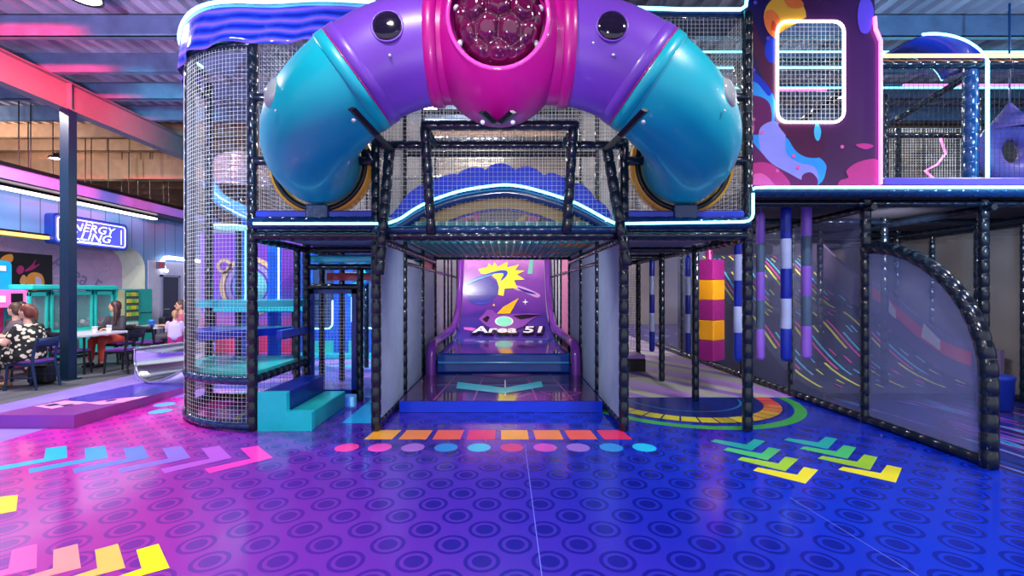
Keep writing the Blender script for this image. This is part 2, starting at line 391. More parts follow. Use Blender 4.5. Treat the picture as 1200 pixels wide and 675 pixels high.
for px, py in ((193, 474), (188, 482)):
    g = G(px, py); ground_poly([(g.x + .13 * math.cos(a * PI / 12), g.y + .13 * math.sin(a * PI / 12)) for a in range(24)], mi)
mi = slot('weld_seam', S(96, 110, 214)); ground_poly([(.203, -4), (.209, -4), (.209, 4.75), (.203, 4.75)], mi)
a, b = G(925, 583), G(1090, 684); ground_poly([a, b, b + V((.006, 0, 0)), a + V((.006, 0, 0))], mi)
struct('floor', fl, fmats)

# ---- roof
nb = NB('corrugated_steel', .32); nb.b.inputs['Metallic'].default_value = .25
m_roof = nb.out(nb.ramp(nb.noise(1.2, 3, (2, .4, 1)), [(.3, S(120, 118, 140)), (.7, S(205, 200, 214))]))
nb = NB('tan_roof_lining', .55)
m_tan = nb.out(nb.ramp(nb.noise(1.5, 4, (.5, 2.5, 1)), [(.3, S(120, 98, 84)), (.7, S(196, 170, 148))]))  # warm light on the far roof is put into this tan
m_purl = M('purlin_steel', S(98, 118, 150), .4, .2, var=.15); m_purlt = M('tan_purlin_steel', S(128, 100, 82), .6, var=.12)  # tan copy carries the warm light on the far purlins
mb = MB(); pitch = .26
xs = []
x = -18.0
while x < 15:
    xs += [(x, 5.69), (x + pitch * .45, 5.69), (x + pitch * .55, 5.76), (x + pitch * .9, 5.76)]; x += pitch
for y0, y1, mi in ((-4.5, 10.6, 0), (10.6, 26, 1)):
    vs = [(x, y, z) for y in (y0, y1) for x, z in xs]; n = len(xs)
    mb.add(vs, [(i, i + 1, n + i + 1, n + i) for i in range(n - 1)], mi)
mb.add([(-18, -4.5, 5.85), (15, -4.5, 5.85), (15, 26, 5.85), (-18, 26, 5.85)], [(0, 1, 2, 3)], 0)
struct('ceiling', mb, [m_roof, m_tan])
for i in range(26):
    y = 6.72 - 9 * 1.1 + i * 1.1; mb = MB()
    mb.bb(-17.9, 14.9, y, y + .012, 5.36, 5.69); mb.bb(-17.9, 14.9, y, y + .09, 5.36, 5.374); mb.bb(-17.9, 14.9, y, y + .09, 5.676, 5.69)
    struct('roof_purlin', mb, m_purlt if y > 10.4 else m_purl)
m_beam = M('pale_steel_paint', S(104, 102, 110), .5)
mb = MB(); mb.bb(-7.92, -7.90, -4, 21, 4.87, 5.34); mb.bb(-8.02, -7.80, -4, 21, 4.85, 4.87); mb.bb(-8.02, -7.80, -4, 21, 5.34, 5.355)
for y in (3.2, 8.2, 13.2, 18.2): mb.bb(-8.01, -7.81, y - .006, y + .006, 4.87, 5.34)
struct('roof_beam', mb, m_beam)
mb = MB()
mb.bb(-7.95, -7.79, 8.12, 8.28, 0, 4.85); mb.bb(-8.0, -7.74, 8.07, 8.33, 0, .02)
struct('column', mb, M('dark_blue_column_paint', S(14, 38, 62), .35))
mb = MB(); mb.bb(-10.2, 11, 12.8, 12.82, 4.75, 5.3); mb.bb(-17, 11, 12.7, 12.92, 4.73, 4.75)
mb.bb(-17, -10.2, 12.8, 12.82, 4.75, 5.3)
struct('roof_beam', mb, m_purlt)
# lattice truss over the lanes
mb = MB()
for z in (2.86, 3.24): mb.bb(5.2, 11.9, 10.9, 10.96, z - .03, z + .03)
for i in range(14):
    x0 = 5.3 + i * .46; mb.tube([(x0, 10.93, 2.88 if i % 2 else 3.22), (x0 + .46, 10.93, 3.22 if i % 2 else 2.88)], .018, 6)
struct('roof_truss', mb, M('dark_truss_steel', S(52, 48, 50), .5))

# ---- walls
nb = NB('grooved_blue_panelling', .35)
gv = nb.math('COMPARE', nb.math('FRACT', nb.math('MULTIPLY_ADD', nb.y, 1 / .44, 10.03)), .5, .018)
m_panel = nb.out(nb.mix(gv, nb.ramp(nb.noise(.6, 1), [(.3, S(92, 136, 190)), (.7, S(126, 158, 214))]), S(22, 40, 66)))
m_jamb = M('cream_jamb_paint', S(226, 226, 202), .5)
yz = [(1.0, 2.86), (13.3, 2.86)] + [(13.3 + .6 * math.sin(a * PI / 16), 2.26 + .6 * math.cos(a * PI / 16)) for a in range(1, 8)] + [(13.9, 2.26), (13.9, 0), (16.6, 0), (16.6, 3.95), (1.0, 3.95)]
mb = MB(); mb.prism([(-11, y, z) for y, z in yz], (-.7, 0, 0), 0, 1)
struct('wall_left', mb, [m_panel, m_jamb])
nb = NB('rose_lavender_graphic_wall', .6)
vo = nb.n('ShaderNodeTexVoronoi'); vo.feature = 'DISTANCE_TO_EDGE'; vo.inputs['Scale'].default_value = 1.6; nb.l(nb.tc.outputs['Object'], vo.inputs['Vector'])
ed = nb.math('COMPARE', vo.outputs[0], .05, .018)
zf = nb.math('MULTIPLY_ADD', nb.z, .5, -.65)
m_rose = nb.out(nb.mix(nb.math('MULTIPLY', ed, .35), nb.ramp(zf, [(0, S(176, 158, 206)), (.7, S(186, 140, 176))]), S(132, 112, 160)))
mb = MB(); mb.bb(-11.8, -11.7, 1, 13.95, 0, 2.95)
tv, tf_ = text2d('Area 51', offset=.01); x0, x1, y0, y1 = bounds(tv)
sc_ = .42 / (y1 - y0)
def wallmap(u, v): # slanted faint lettering on the recess wall
    a = -.5; uu, vv = u * math.cos(a) - v * math.sin(a), u * math.sin(a) + v * math.cos(a)
    return V((-11.695, 11.85 + uu, 2.62 + vv))
mb.add([wallmap((x - x0) * sc_, (y - y1) * sc_) for x, y in tv], tf_, 1)
struct('wall_recess', mb, [m_rose, M('faint_mauve_print', S(134, 114, 164), .6)])
m_lavf = M('lavender_fascia_paint', S(150, 136, 240), .4)  # purple LED light on the fascia is put into its colour
mb = MB(); mb.bb(-11, -10.32, 1, 16.4, 3.92, 4.18, 0); mb.bb(-11.1, -10.28, .95, 16.5, 4.18, 4.26, 1); mb.bb(-11, -10.31, 1, 16.41, 3.89, 3.92, 1)
struct('bulkhead', mb, [m_lavf, m_black])
nb = NB('back_wall_paint', .7)
m_back = nb.out(nb.ramp(nb.noise(.35, 2), [(.3, S(112, 106, 118)), (.7, S(160, 150, 150))]))
mb = MB(); mb.bb(-16, 14, 22, 22.15, 0, 5.8); struct('wall_back', mb, m_back)
mb = MB(); mb.bb(11.9, 12.05, 1.5, 22, 0, 5.8); struct('wall_right', mb, M('charcoal_wall_paint', S(96, 90, 98), .7))
mb = MB(); mb.bb(-17.2, -17.05, -4, 22, 0, 5.8); struct('wall_far_left', mb, M('taupe_wall_paint', S(120, 100, 92), .7))
# pale end wall with the dark door, beyond the cafe
m_pale = M('pale_lilac_paint', S(206, 206, 236), .5)
mb = MB(); mb.bb(-11.6, -7.6, 16.6, 16.75, 0, 3.95); struct('wall_end', mb, m_pale)
mb = MB(); mb.bb(-11.0, -10.97, 14.0, 16.5, 0, 2.55); struct('wall_end_lining', mb, m_pale)
mb = MB(); mb.bb(-10.97, -10.93, 14.52, 15.22, 0, 2.05, 0); mb.bb(-10.97, -10.91, 14.45, 14.52, 0, 2.12, 1); mb.bb(-10.97, -10.91, 15.22, 15.29, 0, 2.12, 1); mb.bb(-10.97, -10.91, 14.45, 15.29, 2.05, 2.12, 1)
dr = struct('door_1', mb, [M('slate_door_paint', S(52, 54, 78), .4), M('door_frame_paint', S(150, 152, 186), .4)])
mb = MB(); mb.tube([(-10.93, 14.6, 1.02), (-10.87, 14.6, 1.02), (-10.87, 14.74, 1.02)], .012, 6); mb.build('door_handle', m_steel, dr)

# ---- lamps of the hall: the first is seen, the others are added
m_lens = M('lamp_lens', (1, 1, 1, 1), .3, emit=(1, .96, .86, 1), es=14, var=0)
HB_LABELS = ['round high bay lamp glaring in the roof at upper left, over the red beam'] + ['round high bay lamp hung in the roof in front of the play structure'] * 2 + ['round high bay lamp in the roof over the cafe tables', 'round high bay lamp in the roof behind the viewer'] + \
  ['round high bay lamp in the roof over the lane slide bay', 'round high bay lamp in the roof over the drop slide run', 'round high bay lamp in the roof by the right hand wall',
   'round high bay lamp in the roof beyond the cafe bulkhead', 'round high bay lamp in the roof at the far end of the hall', 'round high bay lamp in the roof over the lane run-out']
for i, (x, y, z, e) in enumerate(HIGH_BAYS):
    th = thing('high_bay_lamp', (x, y, z), HB_LABELS[i], 'lamp', 'high bay lamps in the roof')
    MB().lathe([(0, .12), (.1, .12), (.12, .06), (.19, .03), (.2, -.03), (.185, -.03), (.17, .0)], (x, y, z), n=24).build('housing', m_black, th)
    MB().lathe([(0, -.012), (.17, -.012), (.17, .0), (0, .0)], (x, y, z), n=24).build('lens', m_lens, th)
    MB().tube([(x, y, z + .12), (x, y, 5.69)], .008, 6).build('hanger', m_black, th)
    lo = light('AREA', 'lamp_light', (x, y, z - .05), e, (1, .95, .93), .36); lo.parent = th; lo.location = (0, 0, -.05)
for loc, tgt, e, c, sp in WASH_AND_FILL: light('SPOT', 'stage_light', loc, e, c, .15, tgt, sp)

# ================================================================== THE PLAY STRUCTURE
PX = [-2.90, -1.48, 1.36, 2.78]; Y0 = 5.22; ST = 1.43
ROW = [Y0 + ST * i for i in range(7)]                      # 5.22 6.65 8.08 9.51 10.94 12.37 13.8
def post(par, x, y, z0=0, z1=2.3, mat=None, r=.056): return MB().pad([(x, y, z0), (x, y, z1)], r).build('post', mat or m_pad, par)
def rail(par, *pts, mat=None, r=.05, name='rail'): return MB().pad(pts, r).build(name, mat or m_pad, par)
def panel(par, p00, p10, p01, name='net_panel', mat=None, sp=.048, r=.0026): return flatnet(p00, p10, p01, sp, r).build(name, mat or m_net, par)
def neon(par, pts, mat=None, r=.016, name='led_strip'): return MB().tube(pts, r, 8).build(name, mat or m_neon, par)

# ---------------- stair tower with the quarter-round net
AX, AY = -2.90, 6.64; RT = 1.42
def arcp(u, z, r=RT): # u = 0 at the front post, 1 at the rear left post
    a = -PI / 2 - u * PI / 2; return V((AX + r * math.cos(a), AY + r * math.sin(a), z))
tw = thing('stair_tower', (-3.5, 6.0, 0), 'tall netted stair tower with rounded corner and teal and blue pads, left of the entrance', 'climbing frame')
post(tw, -2.90, Y0, 0, 4.62); p = arcp(.5, 0); post(tw, p.x, p.y, 0, 4.62); post(tw, -4.32, AY, 0, 4.62); post(tw, -2.90, AY, 0, 2.3)
for z, m_ in ((.06, m_padb), (.575, m_padb), (4.42, m_pad)): rail(tw, *[arcp(i / 14, z, RT + .01) for i in range(15)], mat=m_, r=.052)
rail(tw, (-2.9, Y0, .575), (-2.9, AY, .575)); rail(tw, (-2.9, Y0, .06), (-2.9, AY, .06)); rail(tw, (-4.32, AY, .06), (-2.9, AY, .06))
MB().net(lambda u, v: arcp(u, .1 + 4.3 * v, RT + .04), 46, 92, 14, 1, r=.0021).build('net_panel', m_net, tw)
panel(tw, (-2.9, Y0, .1), (-2.9, AY, .1), (-2.9, Y0, .52)); panel(tw, (-4.32, AY, .1), (-2.9, AY, .1), (-4.32, AY, 4.4), mat=m_netd)
def wedge(u0, u1, z, r=RT - .05): # pie-shaped step pad
    return [(AX, AY, z)] + [tuple(arcp(u0 + (u1 - u0) * i / 10, z, r)) for i in range(11)]
MB().prism(wedge(0, .98, .66), (0, 0, -.09)).build('step_pad', m_tealg, tw, bevel=.02)
MB().prism(wedge(.42, 1, 1.09), (0, 0, -.10)).build('step_pad', m_blue, tw, bevel=.02)
MB().prism([(-4.2, 6.05, 1.47), (-2.9, 6.35, 1.47), (-2.9, 7.4, 1.47), (-4.2, 7.4, 1.47)], (0, 0, -.09)).build('step_pad', m_teal, tw, bevel=.02)
rail(tw, (-2.9, Y0 + .7, 1.0), (-2.9, AY, 1.0), r=.035)
MB().prism([(-2.95, 5.85, 1.09), (-2.86, 5.85, 1.09), (-2.86, 6.6, 1.09), (-2.95, 6.6, 1.09)], (0, 0, -.1)).build('step_pad', m_blue, tw, bevel=.02)
# banner on top
nb = NB('swirled_blue_banner', .14)
wv = nb.math('SINE', nb.math('ADD', nb.math('MULTIPLY', nb.z, 52), nb.math('MULTIPLY', nb.noise(1.1, 1), 9)))
m_banner = nb.out(nb.ramp(nb.math('MULTIPLY_ADD', wv, .5, .5), [(.1, S(22, 36, 150)), (.5, S(36, 76, 220)), (.75, S(80, 66, 190)), (.95, S(128, 88, 196))]))
nb.b.inputs['Coat Weight'].default_value = .6
def banp(u, v):
    L_ = u * 4.0
    if L_ < 2.36: q = arcp(1 - L_ / 2.36, 0, RT + .10)
    else: q = V((-2.9 + (L_ - 2.36) / 1.64 * 1.42, Y0 - .10, 0))
    s_ = .028 * math.sin(u * 46 + v * 3) * v + .02 * math.sin(u * 17)
    n_ = (q - V((AX, AY, 0))).normalized() if L_ < 2.36 else V((0, -1, 0))
    q = q + n_ * s_; q.z = 4.83 - v * (.43 + .018 * math.sin(u * 31)); return q
mb = MB(); mb.grid(banp, 90, 8); o = mb.build('banner', m_banner, tw)
md = o.modifiers.new('solid', 'SOLIDIFY'); md.thickness = .006
neon(tw, [banp(i / 40, 0) + V((0, 0, .035)) for i in range(41)] + [(-1.45, Y0 - .1, 4.83), (-1.44, Y0 - .1, 4.72)], r=.02)
rail(tw, *[arcp(i / 14, 4.72, RT + .02) for i in range(15)], r=.04); rail(tw, (-2.9, Y0, 4.72), (-1.48, Y0, 4.72), r=.04)

# ---------------- centre frame
pf = thing('play_structure', (-.06, Y0, 0), 'two-storey black padded play frame at the centre with a glowing cyan deck edge', 'play frame')
for x in PX[1:]:
    post(pf, x, Y0, 0, 4.8 if x > 2 else 3.34)
for x in PX:
    for y in ROW[1:4]:
        if x == PX[0] and y == ROW[1]: continue
        post(pf, x, y, 0, 4.8, r=.05)
for x in PX[1:3]:
    for y in ROW[4:]: post(pf, x, y, 0, 3.4, r=.045)
for x in (-1.48, 1.36): post(pf, x, 11.65, 0, 3.4, r=.04)
rail(pf, (PX[0], Y0, 2.235), (PX[3], Y0, 2.235), mat=m_pad, r=.058)
rail(pf, (PX[1], Y0 - .04, 2.30), (PX[2], Y0 - .04, 2.30), mat=m_padb, r=.045)
for x0, x1 in ((PX[0], PX[1]), (PX[2], PX[3])):
    rail(pf, (x0, Y0 - .02, 2.375), (x1, Y0 - .02, 2.375), mat=m_padb, r=.075); 
    MB().bb(x0, x1, Y0 - .02, Y0 + .05, 2.42, 2.52).build('deck_pad', m_blue, pf, bevel=.015)
for y in ROW[1:4]:
    for a, b in ((0, 1), (2, 3)): rail(pf, (PX[a], y, 2.2), (PX[b], y, 2.2), r=.045)
rail(pf, (PX[1], ROW[3], 2.28), (PX[2], ROW[3], 2.28), r=.03)
for x in PX: rail(pf, (x, Y0, 2.2), (x, ROW[3], 2.2), r=.045)
for x in PX[1:3]:
    rail(pf, (x, Y0, .05), (x, ROW[6], .05), r=.042); rail(pf, (x, ROW[1], 2.01), (x, ROW[6], 2.01), r=.03)
m_deck = M('grey_violet_deck_lining', S(128, 126, 168), .7)
for x0, x1 in ((PX[0], PX[1]), (PX[2], PX[3])): MB().bb(x0, x1, Y0, ROW[3], 2.27, 2.36).build('deck', m_deck, pf)
nb = NB('striped_teal_ceiling', .55)
cs = nb.math('FRACT', nb.math('MULTIPLY', nb.x, 1 / .115))
m_cstr = nb.out(nb.mix(nb.math('GREATER_THAN', nb.noise(1.4, 1), .62), nb.ramp(cs, [(0, S(20, 132, 138)), (.55, S(22, 108, 120)), (.68, S(196, 214, 204)), (.82, S(30, 140, 140))]), nb.ramp(cs, [(0, S(150, 96, 84)), (.6, S(196, 130, 90))])))
mb = MB(); mb.bb(PX[1], PX[2], Y0, ROW[3], 2.32, 2.40)
k = 25
for i in range(k):
    x0 = PX[1] + .06 + i * (2.72 / k); mb.bb(x0, x0 + .05, ROW[1], ROW[3], 2.302, 2.32)
mb.build('deck', m_cstr, pf)
# hump rail and panels of the middle bay
hump = [(455, 262), (470, 256), (485, 246), (502, 237), (520, 230), (540, 224), (562, 220), (590, 217), (612, 219), (632, 224), (652, 230), (672, 237), (690, 246), (706, 255), (720, 262)]
hp = [P(x, y, Y0 - .05) for x, y in hump]; hp = spline(hp, 4, False)
mb = MB(); mb.tube([p + V((0, .05, -.075)) for p in hp], .06, 10); mb.build('arch_rail', m_padb, pf)
YS = Y0 + .1
sc_pts = []
sx = [462, 486, 521, 553, 586, 622, 652, 684, 710]; sy = [246, 220, 206, 196, 191, 195, 204, 217, 240]
top = []
edges = [(455, 254), (472, 234), (503, 215), (537, 204), (569, 199), (604, 200), (637, 206), (668, 217), (699, 236), (718, 256)]
for i in range(9):
    (ax, ay), (bx, by) = edges[i], edges[i + 1]
    for j in range(8):
        tt = j / 8; lift = math.sin(PI * tt) ** .7 * (((ay + by) / 2) - sy[i])
        top.append((ax + (bx - ax) * tt, ay + (by - ay) * tt - lift))
top.append(edges[-1])
poly = [P(x, y, YS) for x, y in top] + [P(x, y + 4, YS) for x, y in hump[::-1][1:-1]]
MB().prism(poly, (0, .03, 0)).build('scalloped_panel', M('royal_blue_board', S(24, 56, 205), .4), pf)
inn = [(498, 277), (515, 266), (535, 256), (560, 249), (588, 245), (615, 249), (640, 256), (660, 266), (677, 277)]
poly = [P(455, 279, YS)] + [P(x, y + 6, YS) for x, y in hump] + [P(722, 279, YS)] + [P(x, y, YS) for x, y in spline([(a, b, 0) for a, b in inn[::-1]], 4, False) for x, y in [(x, y)]] if False else \
       [P(455, 279, YS)] + [P(x, y + 6, YS) for x, y in hump] + [P(722, 279, YS)] + [P(q.x, q.y, YS) for q in spline([(a, b, 0) for a, b in inn[::-1]], 4, False)]
MB().prism(poly, (0, .03, 0)).build('tan_arch_panel', M('olive_tan_board', S(150, 130, 84), .5), pf)
MB().tube([P(q.x, q.y, YS - .01) for q in spline([(a, b, 0) for a, b in inn], 4, False)], .014, 6).build('arch_edging', m_navy, pf)
# printed back board behind the opening
m_bb = M('plum_print_board', S(58, 30, 74), .5); m_y = M('yellow_print', S(226, 214, 50), .5); m_pk = M('pink_print', S(196, 92, 170), .5); m_tn = M('peach_print', S(214, 160, 120), .5); m_gr = M('grey_print', S(128, 120, 134), .5)
mb = MB(); YB = 8.0; mb.bb(-1.38, 1.26, YB, YB + .04, 2.42, 3.2, 4)
for pts, mi in (([(526, 276), (532, 262), (548, 254), (562, 247), (560, 262), (552, 274), (540, 280)], 2), ([(538, 268), (546, 259), (556, 256), (552, 268), (542, 272)], 1), ([(612, 272), (616, 256), (628, 250), (640, 256), (656, 266), (662, 280)], 2),
                ([(594, 272), (604, 260), (618, 250), (616, 264), (606, 278)], 3), ([(630, 262), (634, 255), (640, 258), (638, 264)], 1), ([(640, 276), (650, 266), (664, 272), (666, 282)], 0)):
    mb.poly([P(q.x, q.y, YB - .004) for q in spline([(a, b, 0) for a, b in pts], 4)], mi)
mb.build('printed_board', [m_bb, m_y, m_pk, m_tn, m_gr], pf)
# led edge
neon(pf, [P(297, 262, Y0 - .1), P(441, 262, Y0 - .1), P(455, 262, Y0 - .1)] + [p + V((0, -.015, 0)) for p in hp] + [P(735, 262, Y0 - .1)] +
     [(2.68, Y0 - .1, 2.378), (2.74, Y0 - .1, 2.39), (2.775, Y0 - .1, 2.42), (2.79, Y0 - .1, 2.47), (2.79, Y0 - .1, 2.70)], r=.015)
neon(pf, [P(733, 20, Y0), P(734, 12, Y0), P(740, 9, Y0), P(800, 11, Y0), P(868, 11, Y0), P(874, 7, Y0), P(876, -6, Y0)], r=.02)
rail(pf, P(738, 14, Y0 + .06), P(872, 16, Y0 + .06), r=.05, mat=m_padb)
# cage that carries the tube
rail(pf, P(505, 273, Y0 - .09), P(498, 148, 4.84), r=.055); rail(pf, P(664, 273, Y0 - .09), P(672, 148, 4.84), r=.055)
rail(pf, P(494, 147, 4.84), P(678, 147, 4.84), r=.05)
for a, b in ((498, 511), (672, 660)): rail(pf, P(a, 149, 4.84), P(b, 171, Y0), r=.042)
rail(pf, (-1.48, Y0, 3.27), (1.36, Y0, 3.27), r=.05)
rail(pf, P(444, 322, Y0 - .11), P(457, 172, Y0 - .10), r=.058); rail(pf, P(735, 312, Y0 - .11), P(711, 172, Y0 - .10), r=.058)
rail(pf, (PX[0], Y0, 3.09), (PX[0] + .17, Y0, 3.09), r=.05); rail(pf, (PX[1] - .24, Y0, 3.09), (PX[1], Y0, 3.09), r=.05)
rail(pf, (PX[2], Y0, 3.09), (PX[2] + .24, Y0, 3.09), r=.05); rail(pf, (PX[3] - .17, Y0, 3.09), (PX[3], Y0, 3.09), r=.05)
rail(pf, (PX[0], Y0, 3.82), (PX[0] + .5, Y0, 3.82), r=.045); rail(pf, (PX[3] - .5, Y0, 3.82), (PX[3], Y0, 3.82), r=.045)
rail(pf, (PX[1], Y0 + .02, 3.02), (PX[1] - .09, Y0 - .07, 3.2), r=.04); rail(pf, (PX[2], Y0 + .02, 3.02), (PX[2] + .0, Y0 - .08, 3.24), r=.04)
# nets
panel(pf, (PX[1], Y0 - .03, 2.28), (PX[2], Y0 - .03, 2.28), (PX[1], Y0 - .03, 3.27), sp=.052, r=.0019)
for x0, x1 in ((PX[0], PX[1]), (PX[2], PX[3])): panel(pf, (x0, Y0 + .07, 2.5), (x1, Y0 + .07, 2.5), (x0, Y0 + .07, 4.8))
panel(pf, (PX[1], Y0 + .07, 3.27), (PX[2], Y0 + .07, 3.27), (PX[1], Y0 + .07, 4.8))
for i, y in enumerate(ROW[1:4]):
    for x0, x1 in zip(PX, PX[1:]): panel(pf, (x0, y, 2.4), (x1, y, 2.4), (x0, y, 4.8), mat=m_net if i != 1 else m_netd, r=.0032)
for x in PX: panel(pf, (x, Y0 + .1, 2.4), (x, ROW[3], 2.4), (x, Y0 + .1, 4.8))
for y in ROW[1:4]: rail(pf, (PX[0], y, 4.78), (PX[3], y, 4.78), r=.045); 
for y in ROW[1:3]: rail(pf, (PX[0], y, 3.6), (PX[3], y, 3.6), r=.04)
panel(pf, (PX[3] - .45, ROW[3], .1), (PX[3] - .05, ROW[3], .1), (PX[3] - .45, ROW[3], 2.1), r=.004)
MB().bb(PX[3] - .46, PX[3], ROW[3] - .5, ROW[3], .25, .33).build('step_pad', M('lilac_vinyl', S(170, 128, 206), .35), pf, bevel=.015)
mb = MB(); mb.bb(PX[3] - .46, PX[3], ROW[3] - .5, ROW[3], 0, .25); mb.build('step_base', m_netd, pf)
# run screens
def screen(x, y0, y1, z1, m_=m_screen): MB().bb(x - .004, x + .004, y0 + .05, y1 - .05, .09, z1).build('screen_panel', m_, pf)
for x in (PX[1], PX[2]):
    screen(x, ROW[0], ROW[1], 2.2)
    for i in (1, 2): screen(x, ROW[i], ROW[i + 1], 2.0 if x < 0 else 2.22)
m_scr2 = M('pale_screen_mesh', S(196, 198, 204), .8); m_scr3 = M('rose_screen_mesh', S(196, 120, 160), .8)
for x in (PX[1], PX[2]):
    for y0, y1 in ((9.51, 10.94), (10.94, 11.65), (11.65, 12.37), (12.37, 13.8)): screen(x, y0, y1, 3.3, m_scr3 if (x > 0 and y0 < 10) else m_scr2)
MB().bb(PX[1] - .05, PX[1] - .03, ROW[2], ROW[3], 2.02, 2.3).build('coral_sign_panel', M('coral_board', S(214, 60, 92), .4), pf)
MB().bb(PX[1] - .05, PX[1] - .03, ROW[1], ROW[2], 2.02, 2.1).build('teal_trim_panel', m_tealg, pf)
# left bay: teal step beam, netted door, red print under the step
MB().bb(PX[0] + .05, PX[1] - .05, ROW[1] - .02, ROW[1] + .5, 2.02, 2.12).build('step_pad', m_teal, pf, bevel=.02)
rail(pf, (PX[0], ROW[1], 1.95), (PX[1], ROW[1], 1.95), r=.045); rail(pf, (PX[0], ROW[1], 1.66), (-2.12, ROW[1], 1.66), r=.045)
post(pf, -2.12, ROW[1], 0, 1.95, r=.05)
mb = MB(); z0, z1 = .1, 1.62; xa, xb = PX[0] + .06, -2.17
mb.bb(xa, xa + .05, ROW[1] - .02, ROW[1] + .02, z0, z1); mb.bb(xb - .07, xb, ROW[1] - .02, ROW[1] + .02, z0, z1); mb.bb(xa, xb, ROW[1] - .02, ROW[1] + .02, z1 - .06, z1); mb.bb(xa, xb, ROW[1] - .02, ROW[1] + .02, z0, z0 + .06)
dr_ = mb.build('net_door', m_navy, pf); panel(dr_, (xa, ROW[1], z0), (xb, ROW[1], z0), (xa, ROW[1], z1))
rail(pf, (-2.9, AY - .3, 0.0), (-2.9, AY - .3, 2.2), r=.045)
post(pf, -2.9, 7.2, 0, 2.3, r=.045)

# ---------------- right upper deck
ud = thing('upper_play_deck', (4.4, 5.5, 0), 'raised play deck on black posts at the right, edged with one long cyan light', 'play deck')
RX = 4.38
for x, y in ((RX, 5.53), (5.81, 5.53)): post(ud, x, y, 0, 2.8)
for x in (RX, 5.81, 7.24):
    for y in (6.97, 8.4): post(ud, x, y, 0, 4.6 if x > 5 else 2.7, r=.05)
for y in (5.53, 6.97, 8.4, 9.8): rail(ud, (2.8, y, 2.66), (9.5, y, 2.66), r=.045)
for x in (RX, 5.81, 7.24): rail(ud, (x, 5.4, 2.60), (x, 9.8, 2.60), r=.045)
rail(ud, (2.8, 5.30, 2.76), (9.5, 5.30, 2.76), mat=m_padb, r=.07)
neon(ud, [(2.80, 5.2, 2.70), (2.81, 5.2, 2.75), (2.86, 5.2, 2.78), (3.0, 5.2, 2.785), (9.5, 5.2, 2.785)], r=.016)
MB().bb(2.8, 9.5, 5.35, 9.8, 2.72, 2.80).build('deck', M('charcoal_deck_lining', S(66, 62, 76), .8), ud)
MB().bb(RX + .06, 9.5, 5.32, 5.5, 2.83, 2.93).build('deck_pad', M('violet_vinyl', S(92, 70, 176), .3), ud, bevel=.015)
post(ud, 5.62, 5.5, 2.8, 4.36, mat=m_padb, r=.075)
rail(ud, (RX + .05, 5.42, 4.30), (9.5, 5.42, 4.30), r=.05); neon(ud, [(RX + .03, 5.36, 4.37), (9.5, 5.36, 4.37)], m_neono, .022)
# arched fascia over the entrance of the bay: front edge and back edge both lit
ar = []
for i in range(15):
    a = i / 14 * PI / 2
    ar.append((5.14 + .54 * math.cos(a) , 5.36 + .25 * (i / 14), 4.30 + .46 * math.sin(a)))
ar = [(5.68, 5.36, 2.86), (5.68, 5.36, 3.4), (5.68, 5.36, 4.0)] + ar
bk = [V(p) + V((-.13, .42, -.02)) for p in ar[3:]]
neon(ud, ar, r=.018)
neon(ud, bk, r=.014)
mb = MB(); f_ = ar[3:]
mb.grid(lambda u, v: V(f_[round(u * 14)]).lerp(bk[round(u * 14)], v), 14, 1); o = mb.build('arch_fascia', m_navy, ud); o.modifiers.new('s', 'SOLIDIFY').thickness = .02
for y, z, m_ in ((6.97, 5.26, m_neon), (6.97, 5.02, m_neon), (8.4, 5.35, m_neon)): neon(ud, [(2.9, y, z), (10.5, y, z)], m_, .016)
rail(ud, (2.9, 7.0, 5.14), (10.5, 7.0, 5.14), r=.04); neon(ud, [(RX, 8.36, 5.30), (5.9, 8.36, 5.30)], m_neonp, .02); neon(ud, [(7.0, 8.0, 5.22), (9.4, 8.0, 5.22)], m_neonp, .02)
for x in (3.6, 5.0, 6.6): rail(ud, (x + .5, 6.97, 4.9), (x - .3, 8.4, 4.2), r=.05)
for z in (3.62, 3.2): rail(ud, (RX, 8.4, z), (9.5, 8.4, z), r=.035)
rail(ud, (RX, 6.97, 3.98), (9.5, 6.97, 3.98), r=.04)
for x0, x1 in ((2.82, RX), (RX, 5.81), (5.81, 7.24), (7.24, 8.6)):
    panel(ud, (x0, 8.4, 2.85), (x1, 8.4, 2.85), (x0, 8.4, 4.6), r=.0032)
panel(ud, (RX, 5.47, 2.9), (5.62, 5.47, 2.9), (RX, 5.47, 4.28), mat=m_netd, sp=.06); panel(ud, (5.7, 5.47, 2.9), (7.2, 5.47, 2.9), (5.7, 5.47, 4.28), mat=m_netd, sp=.06)
panel(ud, (2.84, 5.42, 3.2), (RX, 5.42, 3.2), (2.84, 5.42, 4.9), sp=.052, r=.0035)
rail(ud, (3.35, 6.6, 4.9), (3.75, 6.3, 3.0), r=.05); rail(ud, (3.9, 6.6, 5.0), (3.2, 6.2, 4.4), r=.05)
# ---------------- mural panel with the lit window
YM = 5.29
cols = [S(34, 22, 86), S(24, 52, 190), S(46, 148, 236), S(138, 140, 232), S(96, 28, 92), S(190, 52, 132), S(226, 92, 172), S(74, 24, 66), S(108, 72, 200), S(236, 120, 60), S(236, 176, 60), S(196, 70, 40), S(70, 186, 240)]
nb = NB('dark_purple_mural_ground', .3)
m_mur = nb.out(nb.ramp(nb.math('MULTIPLY_ADD', nb.x, .5, .5), [(.15, S(24, 22, 96)), (.45, S(42, 22, 84)), (.8, S(66, 26, 76))]))
mmats = [m_mur] + [M('mural_ink', c, .3, var=.05) for c in cols]
wr = rrect(911, 989, 25, 143, 12)
mb = MB()
def Pm(x, y, o=0): return P(x, y, YM - o)
outer = [(875, 221), (1031, 221), (1031, 44), (1025, 26), (1025, -60), (875, -60)]
